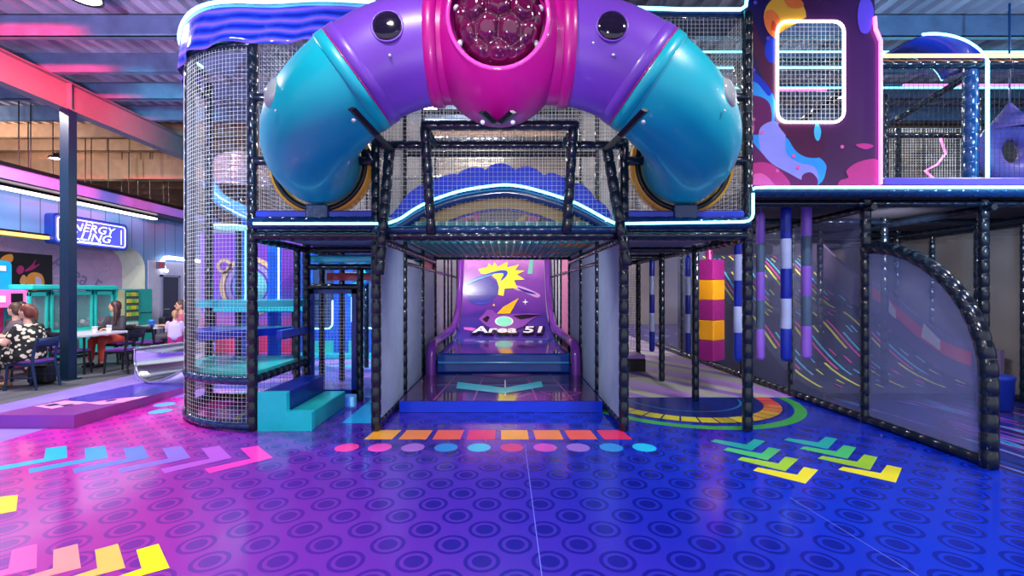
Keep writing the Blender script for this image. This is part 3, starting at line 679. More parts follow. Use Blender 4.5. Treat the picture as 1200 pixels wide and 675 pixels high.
# four pieces around the rounded hole, front and back, then the edges
th_ = .03
keyhole = [(1031, 221), (1031, 44), (1025, 26), (1025, -60), (875, -60), (875, 221)]
k_ = 7; mid = lambda i: (i * k_ + 3) % len(wr)
def seg_(i, j):
    a, b = mid(i), mid(j); out = []
    while True:
        out.append(wr[a])
        if a == b: return out
        a = (a + 1) % len(wr)
for piece in (seg_(0, 1) + [(875, 221), (1031, 221)], seg_(1, 2) + [(875, -60), (875, 221)], seg_(2, 3) + [(1025, -60), (875, -60)], seg_(3, 0) + [(1031, 221), (1031, 44), (1025, 26), (1025, -60)]):
    mb.poly([Pm(x, y) for x, y in piece], 0); mb.poly([Pm(x, y, -th_) for x, y in piece][::-1], 0)
for loop in (wr, keyhole):
    n = len(loop); mb.add([Pm(x, y) for x, y in loop] + [Pm(x, y, -th_) for x, y in loop], [(i, (i + 1) % n, n + (i + 1) % n, n + i) for i in range(n)], 0)
LAY = [0]
def blob(pts, mi, lay, smooth=True):
    LAY[0] += 1; z = .001 + .0004 * LAY[0]
    pp = spline([(a, b, 0) for a, b in pts], 5) if smooth else [V((a, b, 0)) for a, b in pts]
    mb.poly([Pm(p.x, p.y, z) for p in pp], mi + 1)
blob([(877, 4), (896, -8), (906, 30), (893, 70), (905, 100), (894, 128), (877, 110)], 0, 1)
blob([(877, 10), (888, 40), (898, 60), (910, 84), (909, 110), (896, 98), (884, 66), (877, 50)], 7, 2)
blob([(900, 44), (908, 42), (909, 66), (903, 74), (896, 62)], 1, 3)
blob([(876, 84), (888, 90), (901, 104), (908, 118), (909, 146), (930, 168), (962, 186), (968, 200), (952, 219), (878, 219), (876, 160)], 2, 2)
blob([(876, 92), (888, 98), (900, 112), (904, 108), (898, 98), (886, 86), (876, 82)], 1, 3)
blob([(876, 116), (890, 113), (902, 122), (904, 142), (895, 154), (886, 158), (877, 152)], 4, 3)
blob([(891, 150), (908, 142), (920, 155), (921, 178), (935, 190), (955, 196), (958, 214), (940, 219), (915, 212), (898, 190), (890, 170)], 3, 3)
blob([(912, 145), (930, 144), (962, 150), (965, 180), (950, 185), (934, 178), (922, 160)], 7, 4)
blob([(877, 165), (890, 176), (905, 192), (930, 206), (945, 217), (900, 219), (877, 205)], 4, 4)
blob([(877, 196), (894, 190), (912, 198), (925, 219), (877, 219)], 5, 5)
blob([(877, 208), (892, 203), (904, 212), (906, 219), (877, 219)], 6, 6)
blob([(940, 206), (950, 202), (958, 210), (956, 219), (942, 219)], 4, 5)
blob([(992, 200), (1006, 190), (1029, 188), (1029, 219), (986, 219), (984, 212), (994, 208)], 5, 3)
blob([(1003, 170), (1014, 168), (1024, 171), (1014, 175)], 5, 3)
blob([(957, 143), (962, 152), (961, 162), (958, 165), (955, 161), (954, 152)], 12, 5)
blob([(1012, -6), (1022, 4), (1024, 20), (1018, 38), (1008, 36), (1005, 14)], 8, 3)
blob([(876, 130), (880, 134), (884, 150), (880, 164), (876, 162)], 6, 5)
# striped orange planet behind the window corner
blob([(920 + 25 * math.cos(a), 20 + 26 * math.sin(a)) for a in [i * PI / 12 for i in range(24)] if not (math.cos(a) > -.3 and math.sin(a) > .2)], 10, 3, False)
blob([(897, 14), (906, 12), (914, 22), (911, 30), (909, 44), (902, 40), (896, 28)], 9, 4); blob([(919, -2), (934, -3), (942, 5), (936, 10), (924, 8)], 9, 4); blob([(905, 24), (909, 28), (909, 36), (904, 34)], 11, 5)
for x, y in ((885, 3), (883, 82), (900, 45), (883, 140), (893, 155), (911, 200), (930, 183), (987, 172), (935, 196)): blob([(x + 2.2 * math.cos(a * PI / 5), y + 2.2 * math.sin(a * PI / 5)) for a in range(10)], 6 if y > 100 else 8, 7, False)
mu = mb.build('mural_panel', mmats)
tag(mu, 'dark purple galaxy mural panel with a white-lit rounded window, above the right deck edge', 'panel')
neon(mu, [Pm(x, y, .02) for x, y in wr] + [Pm(*wr[0], .02)], m_neonw, .015, 'window_light')
neon(mu, [Pm(1025, 20, .02), Pm(1026, 34, .02), Pm(1032, 48, .02), Pm(1032, 216, .02)], m_neonp, .02, 'edge_light')

# ================================================================== TUBE SLIDE
ts = thing('tube_slide', (-.05, 4.3, 2.4), 'teal and purple tube slide arching over the entrance with a pink centre pod', 'tube slide')
TR = .47; CX = -.045; YT = 4.2
m_tteal = M('teal_rotomoulded_plastic', S(0, 162, 184), .38, coat=.12, var=.02); m_tpur = M('purple_rotomoulded_plastic', S(104, 56, 178), .38, coat=.12, var=.02)
m_tpink = M('magenta_rotomoulded_plastic', S(168, 8, 126), .36, coat=.12, var=.02)
m_ochre = M('ochre_plastic_ring', S(220, 158, 50), .4); m_dglass = M('smoked_porthole', S(26, 20, 44), .08, coat=.5); m_dome = M('clear_grey_bubble', S(150, 156, 160), .08, coat=.6)
bolt0 = [None]
def bolt(par, p, n, r=.013):
    r *= 1.35
    if bolt0[0] is None:
        o = MB().lathe([(0, .9), (.55, .75), (.9, .35), (1, 0), (0, 0)], (0, 0, 0), n=10).build('bolt', m_steel, par); bolt0[0] = o
    else:
        o = bolt0[0].copy(); C.objects.link(o); o.parent = par
    o.location = V(p) - wloc(par); o.rotation_mode = 'QUATERNION'; o.rotation_quaternion = V((0, 0, 1)).rotation_difference(V(n)); o.scale = (r, r, r)
    return o
camp = V((0, 0, EYE))
def facing(c, t, roll=0):
    n = camp - c; n = (n - t * n.dot(t)).normalized()
    return Quaternion(t, roll) @ n
for sgn in (-1, 1):
    def mx(p): return V((CX + sgn * p[0], p[1], p[2]))   # p[0] measured outwards
    a0, a1, RR = math.radians(3), math.radians(37), 1.32
    s0 = (.58, YT, 3.815)
    arc_ = [mx((s0[0] + RR * (math.sin(a) - math.sin(a0)), YT, s0[2] - RR * (math.cos(a0) - math.cos(a)))) for a in [a0 + (a1 - a0) * i / 16 for i in range(17)]]
    pu = MB().tube(arc_, TR, 44, caps=False).build('tube_section', m_tpur, ts, label='purple bent tube section')
    j2 = V((abs(arc_[-1].x - CX), YT, arc_[-1].z)); d = V((math.cos(a1), 0, -math.sin(a1)))
    ringp = V((2.10, Y0 + .15, 3.07)); b1 = j2 + d * .44; b2 = ringp - V((0, .78, 0))
    el = []
    for i in range(25):
        t = i / 24; el.append(mx(j2 * (1 - t) ** 3 + b1 * (3 * t * (1 - t) ** 2) + b2 * (3 * t * t * (1 - t)) + ringp * t ** 3))
    end = el[-1]
    te = MB().tube(el, TR, 44, caps=False).build('tube_section', m_tteal, ts, label='teal elbow tube section')
    # joint collars
    t0 = (arc_[1] - arc_[0]).normalized(); t1 = (arc_[-1] - arc_[-2]).normalized()
    def collar(c, t, w_, mat, par, nm='collar', dr=.012):
        return MB().lathe([(TR, -w_), (TR + dr, -w_ + .008), (TR + dr, w_ - .008), (TR, w_)], c, t, 44).build(nm, mat, par)
    collar(arc_[-1] - t1 * .055, t1, .052, m_tpur, pu); collar(arc_[-1] + t1 * .055, t1, .052, m_tteal, te)
    MB().lathe([(TR + .011, -.006), (TR + .018, 0), (TR + .011, .006)], arc_[-1], t1, 44).build('gasket', m_tpink, pu)
    for off, par in ((-.075, pu), (.075, te)):
        for k in range(-2, 3):
            n = facing(arc_[-1], t1, k * .5); bolt(par, arc_[-1] + t1 * off + n * (TR + .012), n)
    for q, k in ((6, .35), (8, -.35), (11, .1), (13, -.4), (12, .7), (4, -.8)):
        t_ = (el[q + 1] - el[q]).normalized(); n = facing(el[q], t_, k * (1 if sgn > 0 else -1)); bolt(te, el[q] + n * TR, n)
    # porthole on the purple section
    c = arc_[7]; t_ = (arc_[8] - arc_[7]).normalized(); n = facing(c, t_, -.56 * (1 if t_.x > 0 else -1))
    pc = c + n * (TR - .012)
    R = V((0, 0, 1)).rotation_difference(n).to_matrix()
    ph = MB().lathe([(.138, .0), (.138, .011), (.125, .013), (.122, .0)], pc, n, 28).build('porthole_rim', m_tpur, pu)
    MB().ell(pc + n * .006, (.124, .124, .026), 24, 8, R=R).build('porthole_glass', m_dglass, pu)
    u_, w__ = frame(n)
    for k in range(5):
        a = k * 2 * PI / 5 + .4; bolt(pu, pc + (u_ * math.cos(a) + w__ * math.sin(a)) * .165 + n * .008, n, .011)
    # bubble window on the outer side of the elbow
    q = 9; t_ = (el[q + 1] - el[q]).normalized(); out = V((sgn * .74, -.66, .20)); n = (out - t_ * out.dot(t_)).normalized(); pc = el[q] + n * (TR - .03)
    R = V((0, 0, 1)).rotation_difference(n).to_matrix()
    MB().ell(pc, (.145, .145, .07), 24, 8, R=R).build('bubble_window', m_dome, te)
    u_, w__ = frame(n)
    for k in range(6):
        a = k * PI / 3; bolt(te, pc + (u_ * math.cos(a) + w__ * math.sin(a)) * .19 + n * .015, n, .011)
    # port ring on the deck
    rc = V((end.x, Y0 + .12, end.z))
    rg = MB().lathe([(.49, -.09), (.585, -.09), (.60, -.04), (.60, .03), (.49, .03)], rc, (0, 1, 0), 44, closed=True).build('port_ring', m_ochre, ts, label='ochre port ring')
    MB().lathe([(.50, -.10), (.545, -.125), (.56, -.095), (.50, -.09)], rc, (0, 1, 0), 44, closed=True).build('ring_gasket', m_black, rg)
    MB().bb(rc.x - .13, rc.x + .13, Y0 - .06, Y0 + .04, 2.40, rc.z - .48).build('ring_foot', m_padb, ts, bevel=.02)
    # flat strap from the collar to the frame
    pa, pb = (P(412, 127, 3.68), P(457, 174, 4.98)) if sgn < 0 else (P(756, 129, 3.68), P(711, 174, 5.02))
    dd = (pb - pa); u_, w__ = frame(dd)
    mid = P(440, 157, 3.97) if sgn < 0 else P(728, 158, 3.97)
    mb = MB(); mb.tube([pa, mid, pb], .042, 4, flat=.4, sm=False); st = mb.build('strap', m_black, ts)
    bolt(st, pa + dd.normalized() * .03 + V((0, -.025, 0)), (0, -1, 0), .014)
# pod
hubm = MB(); hc = V((CX - .01, YT - .02, 3.80)); rx, ry, rz = .61, .73, .65
th0 = .72
def pod(a, th, k=1): return hc + V((rx * k * math.sin(th) * math.cos(a), -ry * k * math.cos(th), rz * k * math.sin(th) * math.sin(a)))
hubm.grid(lambda u, v: pod(2 * PI * u, th0 + (PI * .8 - th0) * v), 48, 24)
hub = hubm.build('centre_pod', m_tpink, ts, label='magenta pod with a faceted bubble window')
MB().tube([(CX - .60, YT, 3.815), (CX + .60, YT, 3.815)], TR - .005, 44, caps=False).build('pod_tube', m_tpink, hub)
for sgn in (-1, 1):
    c = V((CX + sgn * .585, YT, 3.815)); MB().lathe([(TR, -.055), (TR + .022, -.048), (TR + .022, .048), (TR, .055)], c, (1, 0, 0), 44).build('collar', m_tpink, hub)
    for k in range(-2, 3):
        n = facing(c, V((1, 0, 0)), k * .42); bolt(hub, c + n * (TR + .02), n)
MB().tube([pod(2 * PI * i / 40, th0) + V((0, -.004, 0)) for i in range(40)], .018, 8, closed=True).build('window_rim', M('clear_pink_rim', S(236, 70, 180), .1, coat=.6), hub)
for k in range(10):
    a = -PI / 2 + k * 2 * PI / 10; p = pod(a, th0 + .11); n = (p - hc); n = V((n.x / rx ** 2, n.y / ry ** 2, n.z / rz ** 2)).normalized(); bolt(hub, p + n * .010, n, .022)
seeds = [(.46 * (i + .5 * (j % 2)) + .03 * math.sin(7 * i + 3 * j), .40 * j + .02 + .03 * math.cos(5 * i + j)) for i in range(-3, 4) for j in range(-3, 4)]
def facet(u, v):
    a, r_ = 2 * PI * u, v; x, y = r_ * math.cos(a), r_ * math.sin(a)
    ds = sorted(math.hypot(x - s_[0], y - s_[1]) for s_ in seeds)
    h = min(1, (ds[1] - ds[0]) / .34); h = 1 - (1 - h) ** 3
    return pod(a, th0 * v, .90 + .10 * h * (1 - v ** 6))
MB().grid(facet, 96, 34).build('bubble_window', M('wine_faceted_plastic', S(90, 10, 60), .06, coat=.9, var=.1), hub)
for sgn in (-1, 1):
    pa, pm_, pb = P(583 + sgn * 18, 131, 3.52), P(583 + sgn * 5, 143, 3.66), P(583 + sgn * 2, 146, 4.76)
    st = MB().tube([pa, pm_, pb], .035, 4, flat=.4, sm=False).build('strap', m_black, ts); bolt(st, pa + V((0, -.02, -.0)), (0, -1, -.3), .014)

# ================================================================== DROP SLIDE AND ITS LANDING
prof = [(7.98, .50), (8.6, .50), (9.6, .50), (10.4, .505), (10.9, .535), (11.4, .60), (11.9, .73), (12.3, .90), (12.62, 1.12), (12.85, 1.40), (13.05, 1.78), (13.25, 2.2), (13.45, 2.62), (13.9, 3.6)]
prof = [(q.x, q.y) for q in spline([(a, b, 0) for a, b in prof], 4, False)]
ds = thing('drop_slide', (0, 10.5, 0), 'steep purple space-print drop slide with padded rails at the back of the run', 'slide')
nb = NB('violet_space_print', .2)
sz = nb.math('MULTIPLY_ADD', nb.z, .36, .02)
m_sl = nb.out(nb.ramp(nb.math('ADD', sz, nb.math('MULTIPLY', nb.math('SUBTRACT', nb.noise(.9, 2, (1, .3, 1.3), .5), .5), .34)), [(.1, S(36, 38, 130)), (.3, S(62, 40, 132)), (.45, S(104, 52, 150)), (.7, S(130, 70, 164)), (.9, S(186, 120, 194))]))
nb.b.inputs['Coat Weight'].default_value = .12
SX0, SX1 = -1.20, 1.14
mb = MB(); n = len(prof)
k0 = next(i for i, p in enumerate(prof) if p[0] > 10.3)
mb.grid(lambda u, v: V((SX0 + (SX1 - SX0) * v, prof[k0 + round(u * (n - 1 - k0))][0], prof[k0 + round(u * (n - 1 - k0))][1])), n - 1 - k0, 1)
sm = [m_sl]
def hit(px, py, lift=.004):
    for (ya, za), (yb, zb) in zip(prof, prof[1:]):
        fa = za - (EYE - (py - VY) * ya / F); fb = zb - (EYE - (py - VY) * yb / F)
        if fa <= 0 <= fb or (fa < 0 < fb):
            t_ = fa / (fa - fb); Y = ya + (yb - ya) * t_; z = za + (zb - za) * t_
            nn = V((0, -(zb - za), yb - ya)).normalized(); p = V(((px - VX) * Y / F, Y, z)) + nn * lift
            return p
    return P(px, py, 13)
def ink(c): sm.append(M('slide_print', c, .25, var=.04)); return len(sm) - 1
def sp(pts, mi, lay=1, s=0, scale=5.4):
    q = [(510 + x / scale, 295 + y / scale) for x, y in pts]
    if s: q = [(v.x, v.y) for v in spline([(a, b, 0) for a, b in q], s)]
    vs_, fs_2 = slices(q, [tuple(range(len(q)))], 2.0); mb.add([hit(x, y, .006 + .006 * lay) for x, y in vs_], fs_2, mi)
i_y, i_or, i_bl, i_lb, i_in, i_wh, i_pu, i_mi, i_bk, i_ye2 = [ink(c) for c in (S(246, 228, 60), S(250, 176, 36), S(48, 70, 176), S(92, 140, 216), S(54, 42, 140), S(232, 228, 236), S(128, 66, 160), S(122, 224, 190), S(14, 12, 26), S(250, 200, 60))]
sp([(205, 36), (345, 36), (240, 90), (205, 110)], ink(S(192, 118, 200)), 0); sp([(585, 140), (600, 36), (622, 36), (614, 140)], ink(S(116, 196, 178)), 0)
sp([(490, 210), (560, 225), (660, 270), (640, 290), (560, 255), (500, 238)], ink(S(206, 150, 214)), 0, 4); sp([(520, 228), (560, 238), (640, 268), (600, 266), (550, 250)], i_in, 1, 3)
# planet, sun, ring
sp([(205, 215), (260, 180), (330, 160), (390, 190), (408, 240), (380, 290), (320, 325), (250, 332), (205, 300)], i_in, 1, 4)
sun = [(272, 112), (330, 100), (340, 74), (360, 95), (376, 68), (396, 98), (458, 64), (455, 102), (532, 82), (505, 118), (568, 122), (518, 145), (566, 178), (500, 182), (520, 232), (440, 236), (432, 282), (398, 274), (404, 225), (390, 180), (355, 150), (290, 140)]
sp(sun, i_y, 2)
sp([(205, 188), (300, 150), (380, 126), (430, 118), (458, 128), (450, 158), (410, 190), (432, 150), (420, 138), (360, 145), (280, 176), (205, 214)], i_bl, 3, 3); sp([(205, 200), (290, 164), (370, 142), (365, 150), (290, 174), (205, 208)], i_lb, 4)
sp([(240, 325), (320, 322), (372, 300), (330, 330), (280, 338)], i_bl, 2, 3)
sp([(390, 396), (430, 352), (530, 294), (498, 350), (474, 394)], i_or, 2); sp([(371 + 7 * math.cos(a * .6), 340 + 7 * math.sin(a * .6)) for a in range(10)], i_ye2, 2)
sp([(570, 300), (573, 315), (590, 320), (573, 325), (570, 340), (566, 325), (550, 320), (566, 315)], i_wh, 2)
# saucer emblem
sp([(276, 430), (310, 395), (330, 368), (360, 370), (390, 400), (520, 396), (600, 392), (668, 398), (600, 440), (570, 470), (500, 500), (380, 500), (320, 470)], i_pu, 2)
sp([(300, 430), (330, 410), (345, 420), (330, 450), (312, 446)], i_bk, 3); sp([(490, 410), (560, 402), (660, 404), (600, 424), (540, 434)], i_bk, 3)
sp([(436 + 58 * math.cos(a * PI / 12), 447 + 33 * math.sin(a * PI / 12)) for a in range(24)], i_wh, 4); sp([(436 + 50 * math.cos(a * PI / 12), 447 + 28 * math.sin(a * PI / 12)) for a in range(24)], i_mi, 5)
sp([(180, 480), (230, 482), (300, 500), (240, 505), (184, 496)], ink(S(196, 96, 190)), 1)
for off, mi, lift in ((.12, i_bk, .040), (.03, i_wh, .058)):
    tv, tf_ = text2d('Area 51', offset=off, shear=.12, spacing=1.02); bx = bounds(text2d('Area 51', offset=.015, shear=.12, spacing=1.02)[0])
    X0, X1, Yt, Yb = 553.5, 635.5, 385.0, 392.6
    tv, tf_ = slices([(X0 + (x - bx[0]) / (bx[1] - bx[0]) * (X1 - X0), Yb - (y - bx[2]) / (bx[3] - bx[2]) * (Yb - Yt)) for x, y in tv], tf_, 1.5)
    mb.add([hit(x, y, lift) for x, y in tv], tf_, mi)
mb.build('slide_bed', sm, ds)
m_prail = M('purple_padded_rail', S(112, 44, 156), .2, coat=.4)
for sx in (-1, 1):
    x = -.03 + sx * 1.26; pts = [(x, 7.9, .10), (x, 7.92, .40), (x, 8.0, .58), (x, 8.25, .66), (x, 9.4, .66), (x, 10.6, .68)] + [(x, y - .04, z + .11) for y, z in prof[k0 + 3:]]
    MB().tube(spline(pts, 3, False), .085, 10).build('side_rail', m_prail, ds)
lm = MB(); lm.bb(SX0, SX1, 8.0, 10.45, .16, .50)
lp = lm.build('landing_pad', M('navy_gloss_vinyl', S(18, 66, 156), .08, coat=.6), ds, bevel=.03)
lm = MB(); lm.bb(SX0 + .02, SX1 - .02, 7.955, 8.01, .33, .36); lm.build('pad_piping', M('sky_piping', S(70, 150, 210), .2), lp, bevel=.008)
# run mat
nb = NB('dark_plum_gloss_mat', .1); m_plum = nb.out(nb.ramp(nb.noise(1.3, 2, (.6, 1, 1)), [(.35, S(40, 30, 66)), (.65, S(84, 42, 92))])); nb.b.inputs['Coat Weight'].default_value = .5
mb = MB(); zt = .153; mb.bb(-1.39, 1.28, 5.98, 13.7, 0.004, zt - .004, 1); mb.poly([(-1.38, 6.0, zt), (1.27, 6.0, zt), (1.27, 8.0, zt), (-1.38, 8.0, zt)], 0)
def Gz(px, py, z=.156): Y = F * (EYE - z) / (py - VY); return V(((px - VX) * Y / F, Y, z))
for pts, mi in (([(245, 538), (240, 562), (420, 582), (567, 556), (560, 535), (420, 560)], 2), ([(300, 512), (420, 524), (520, 512), (520, 508), (300, 508)], 3)):
    mb.poly([Gz(460 + x / 3.213, 280 + y / 3.213) for x, y in pts], mi)
for x0 in (-.95, -.42, .42, .9): mb.poly([(x0 - .012, 6.02, .1545), (x0 + .012, 6.02, .1545), (x0 * .86 + .012, 7.95, .1545), (x0 * .86 - .012, 7.95, .1545)], 3)
mb.poly([(-1.3, 6.98, .1545), (1.2, 6.98, .1545), (1.2, 7.0, .1545), (-1.3, 7.0, .1545)], 3); mb.poly([(-.01, 6.25, .1548), (.01, 6.25, .1548), (.01, 7.4, .1548), (-.01, 7.4, .1548)], 4)
for a, b in (((.5, 6.55), (.75, 6.1)), ((.75, 6.1), (1.1, 6.5)), ((.5, 6.55), (1.1, 6.5))):
    a, b = V((*a, .1548)), V((*b, .1548)); u_ = (b - a).normalized().cross(V((0, 0, 1))) * .012; mb.poly([a - u_, b - u_, b + u_, a + u_], 3)
rm = mb.build('run_mat', [m_plum, M('royal_blue_mat_edge', S(22, 56, 214), .22, coat=.3), M('aqua_print', S(70, 190, 206), .2), M('rose_print', S(150, 70, 140), .2), M('white_print', S(210, 206, 222), .2)])
tag(rm, 'low glossy dark plum mat with a blue front edge and aqua chevron, in the run', 'mat')

# ================================================================== FOAM STEP AT THE TOWER
fs_ = thing('foam_step', (-2.5, 5.7, 0), 'two-tier foam step in aqua and dark blue beside the net tower', 'step')
mb = MB(); mb.prism([(-2.83, 5.2, 0), (-2.21, 5.2, 0), (-2.21, 5.2, .22), (-2.50, 5.2, .22), (-2.50, 5.2, .44), (-2.83, 5.2, .44)], (0, .08, 0)); mb.build('end_panel', M('bright_aqua_vinyl', S(24, 200, 216), .3), fs_, bevel=.012)
MB().bb(-2.50, -2.21, 5.285, 6.30, 0.0, .218).build('lower_tread', M('sea_green_vinyl', S(28, 168, 172), .28, coat=.2), fs_, bevel=.015)
MB().bb(-2.82, -2.505, 5.285, 6.30, 0, .438).build('upper_tread', M('deep_blue_vinyl', S(14, 36, 140), .28, coat=.2), fs_, bevel=.015)

# ================================================================== RIGHT SCREEN PARTITION WITH THE QUARTER ARCH
sp_ = thing('screen_partition', (4.38, 6, 0), 'see-through grey mesh partition with a curved black front rail, at the right', 'partition')
nb = NB('sheer_grey_mesh', .8)
m_sheer = nb.out(nb.ramp(nb.noise(2, 1), [(.3, S(116, 124, 168)), (.7, S(130, 138, 178))])); nb.b.inputs['Alpha'].default_value = .27
nb = NB('sheer_haze', .8)
m_haze = nb.out(nb.ramp(nb.noise(2, 1), [(.3, S(112, 122, 176)), (.7, S(128, 138, 186))])); nb.b.inputs['Alpha'].default_value = .42
nb = NB('sheer_dark_mesh', .8)
m_sheerd = nb.out(nb.ramp(nb.noise(2, 1), [(.3, S(92, 86, 88)), (.7, S(112, 104, 104))])); nb.b.inputs['Alpha'].default_value = .62
yf = 4.12
z_top = 2.12
arc_pts = [(RX, 5.53 - 1.41 * math.sin(a), .78 + (z_top - .78) * math.cos(a)) for a in [i * PI / 2 / 16 for i in range(17)]]
rail(sp_, *(arc_pts + [(RX, yf, .4), (RX, yf, 0.0)]), r=.068, name='curved_rail')
rail(sp_, (RX, yf, .05), (RX, 13.5, .05), r=.052)
for y in (8.4, 9.83, 11.26, 12.7): post(sp_, RX, y, 0, 2.6, r=.045)
MB().prism([(RX - .004, y, z) for _, y, z in arc_pts] + [(RX - .004, yf, .1), (RX - .004, 5.53, .1)], (.008, 0, 0)).build('mesh_panel', m_haze, sp_)
for y0, y1 in ((5.53, 6.97), (6.97, 8.4), (8.4, 9.83), (9.83, 11.26), (11.26, 12.7)):
    MB().bb(RX - .004, RX + .004, y0 + .05, y1 - .05, .1, 2.58).build('mesh_panel', m_sheer, sp_)

# lane slide behind the partition
lane = thing('lane_slide', (5.9, 9, 0), 'wide dark wave slide with glowing dashed lanes behind the mesh partition', 'slide')
lp_ = [(6.6, .12), (7.0, .16), (7.5, .30), (8.0, .58), (8.5, .95), (8.9, 1.18), (9.3, 1.30), (9.8, 1.62), (10.3, 2.02), (10.8, 2.36), (11.3, 2.52), (12.2, 2.56)]
lp_ = [(q.x, q.y) for q in spline([(a, b, 0) for a, b in lp_], 3, False)]
LX0, LX1 = 4.62, 7.16
nb = NB('charcoal_slide_bed', .18); m_bed = nb.out(nb.ramp(nb.noise(1.5, 2), [(.3, S(36, 38, 60)), (.7, S(58, 62, 92))]))
lm_ = [m_bed] + [M('lane_' + n_, c, .3, var=0) for n_, c in (('yellow', S(226, 222, 60)), ('pink', S(226, 60, 150)), ('cyan', S(80, 190, 226)), ('navy', S(34, 60, 150)))]  # lane dashes in plain bright paint
mb = MB(); n = len(lp_)
mb.add([(x, y, z) for y, z in lp_ for x in (LX0, LX1)], [(2 * i, 2 * i + 1, 2 * i + 3, 2 * i + 2) for i in range(n - 1)], 0, True)
mb.prism([(LX0, y, z) for y, z in lp_] + [(LX0, 12.2, 0), (LX0, 6.6, 0)], (.02, 0, 0), 0)
def dash(x, wd, i0, i1, mi):
    a = [(x, lp_[i][0], lp_[i][1] + .012) for i in range(i0, i1 + 1)]
    mb.add([(p[0] + q, p[1], p[2]) for p in a for q in (0, wd)], [(2 * i, 2 * i + 1, 2 * i + 3, 2 * i + 2) for i in range(len(a) - 1)], mi)
for ln in range(4):
    xb_ = LX0 + .12 + ln * .62
    dash(xb_, .045, 2, 7, 1); dash(xb_, .045, 9, 15, 1); dash(xb_, .045, 17, 28, 1); dash(xb_ + .10, .036, 6, 13, 2); dash(xb_ + .10, .036, 19, 29, 2); dash(xb_ + .20, .036, 5, 11, 3); dash(xb_ + .20, .036, 20, 27, 3)
    for i in range(2, 30, 3): dash(xb_ + .32 + .05 * (i % 2), .03, i, i + 1, (2, 1, 3)[(i // 3 + ln) % 3])
    for i in range(3, 30, 4): dash(xb_ + .46, .03, i, i + 1, (1, 3, 2)[(i // 4 + ln) % 3])
mb.build('slide_bed', lm_, lane)
mb = MB(); mb.prism([(7.18, y, z + .62) for y, z in lp_] + [(7.18, y, z - .05) for y, z in lp_[::-1]], (.06, 0, 0)); brd = mb.build('side_board', M('mauve_side_board', S(96, 82, 120), .5), lane)
mb = MB(); seg = [p for p in lp_ if 6.9 < p[0] < 8.9]; mb.add([(7.172, y, z + q) for y, z in seg for q in (.28, .50)], [(2 * i, 2 * i + 1, 2 * i + 3, 2 * i + 2) for i in range(len(seg) - 1)], 0)
for y in (7.5, 8.35): mb.add([(7.168, y, .34 + (y - 7) * .55), (7.168, y + .34, .50 + (y - 7) * .62), (7.168, y + .3, .74 + (y - 7) * .62), (7.168, y, .52 + (y - 7) * .55)], [(0, 1, 2, 3)], 1)
mb.build('arrow_print', [M('coral_print', S(206, 74, 84), .5), M('pale_print', S(206, 200, 208), .5)], brd)
# dark mesh wall at the far side of the lanes
dw = thing('mesh_wall', (7.35, 8, 0), 'tall dark grey mesh wall with black posts at the far right of the lanes', 'partition')
for y in (4.6, 6.5, 7.9, 9.3, 10.7, 12.1): MB().pad([(7.42, y, 0), (7.42, y, 2.62)], .05).build('post', m_pad, dw)
rail(dw, (7.42, 4.4, .05), (7.42, 12.1, .05), r=.05); rail(dw, (7.42, 4.4, 2.56), (7.42, 12.1, 2.56), r=.04)
for a, b in zip((4.6, 6.5, 7.9, 9.3, 10.7), (6.5, 7.9, 9.3, 10.7, 12.1)): MB().bb(7.416, 7.424, a + .05, b - .05, .1, 2.54).build('mesh_panel', m_sheerd, dw)
mb = MB(); 
bn = MB().lathe([(0, 0), (.15, 0), (.17, .02), (.19, .42), (.2, .45), (.17, .47), (0, .48)], (6.62, 6.15, 0), n=20).build('crash_bollard', M('deep_blue_foam', S(18, 50, 170), .35))
tag(bn, 'short blue foam bollard on the floor behind the curved black rail', 'bollard')

# ---------------- hanging bags
def round_bag(x, y, zt, zb, r, mats, k, label, hang=2.66):
    th = thing('hanging_bag', (x, y, zb), label, 'hanging bag', 'padded bags hung under the right deck')
    mb = MB(); h = (zt - zb) / k; pr = []
    for i in range(k):
        a, b = zt - i * h, zt - (i + 1) * h
        prof_ = [(r * .94, a), (r, a - .015), (r, b + .015), (r * .94, b)]
        if i == 0: prof_ = [(0, a + .05), (r * .35, a + .05), (r * .8, a + .02)] + prof_
        if i == k - 1: prof_ += [(r * .7, b - .03), (0, b - .035)]
        mb.lathe(prof_, (x, y, 0), n=20, mi=i % 2)
    mb.build('bag', mats, th); MB().tube([(x, y, zt + .03), (x + .01, y, (zt + hang) / 2 + .02), (x, y, hang)], [.02, .012, .02], 8).build('strap', mats[0], th)
m_bb_ = M('blue_bag_vinyl', S(22, 44, 170), .3); m_bw = M('pale_blue_bag_vinyl', S(186, 198, 236), .35); m_bp = M('violet_bag_vinyl', S(156, 104, 224), .3); m_bg = M('slate_bag_vinyl', S(88, 112, 140), .35)
def bagpx(px, yt, yb, Y, r, mats, k, label): round_bag((px - VX) * Y / F, Y, EYE - (yt - VY) * Y / F, EYE - (yb - VY) * Y / F, r, mats, k, label)
bagpx(865, 268, 420, 5.62, .05, [m_bb_, m_bw], 5, 'blue and white banded bag half hidden by the black front post')
bagpx(891, 252, 419, 5.9, .052, [m_bp, m_bg], 5, 'violet and slate banded bag just right of the black front post')
bagpx(921, 245, 420, 5.75, .062, [m_bb_, m_bw], 5, 'blue and white banded bag hanging clear between two violet ones')
bagpx(945, 242, 417, 5.95, .062, [m_bp, m_bg], 5, 'violet and slate banded bag furthest right, beside the mesh partition')
bagpx(764, 302, 410, 8.6, .05, [m_bb_, m_bw], 5, 'thin blue and white bag at the back, beside the white net panel')
bagpx(806, 302, 412, 8.9, .05, [m_bb_, m_bw], 5, 'thin blue and white bag at the back, left of the magenta square bag')
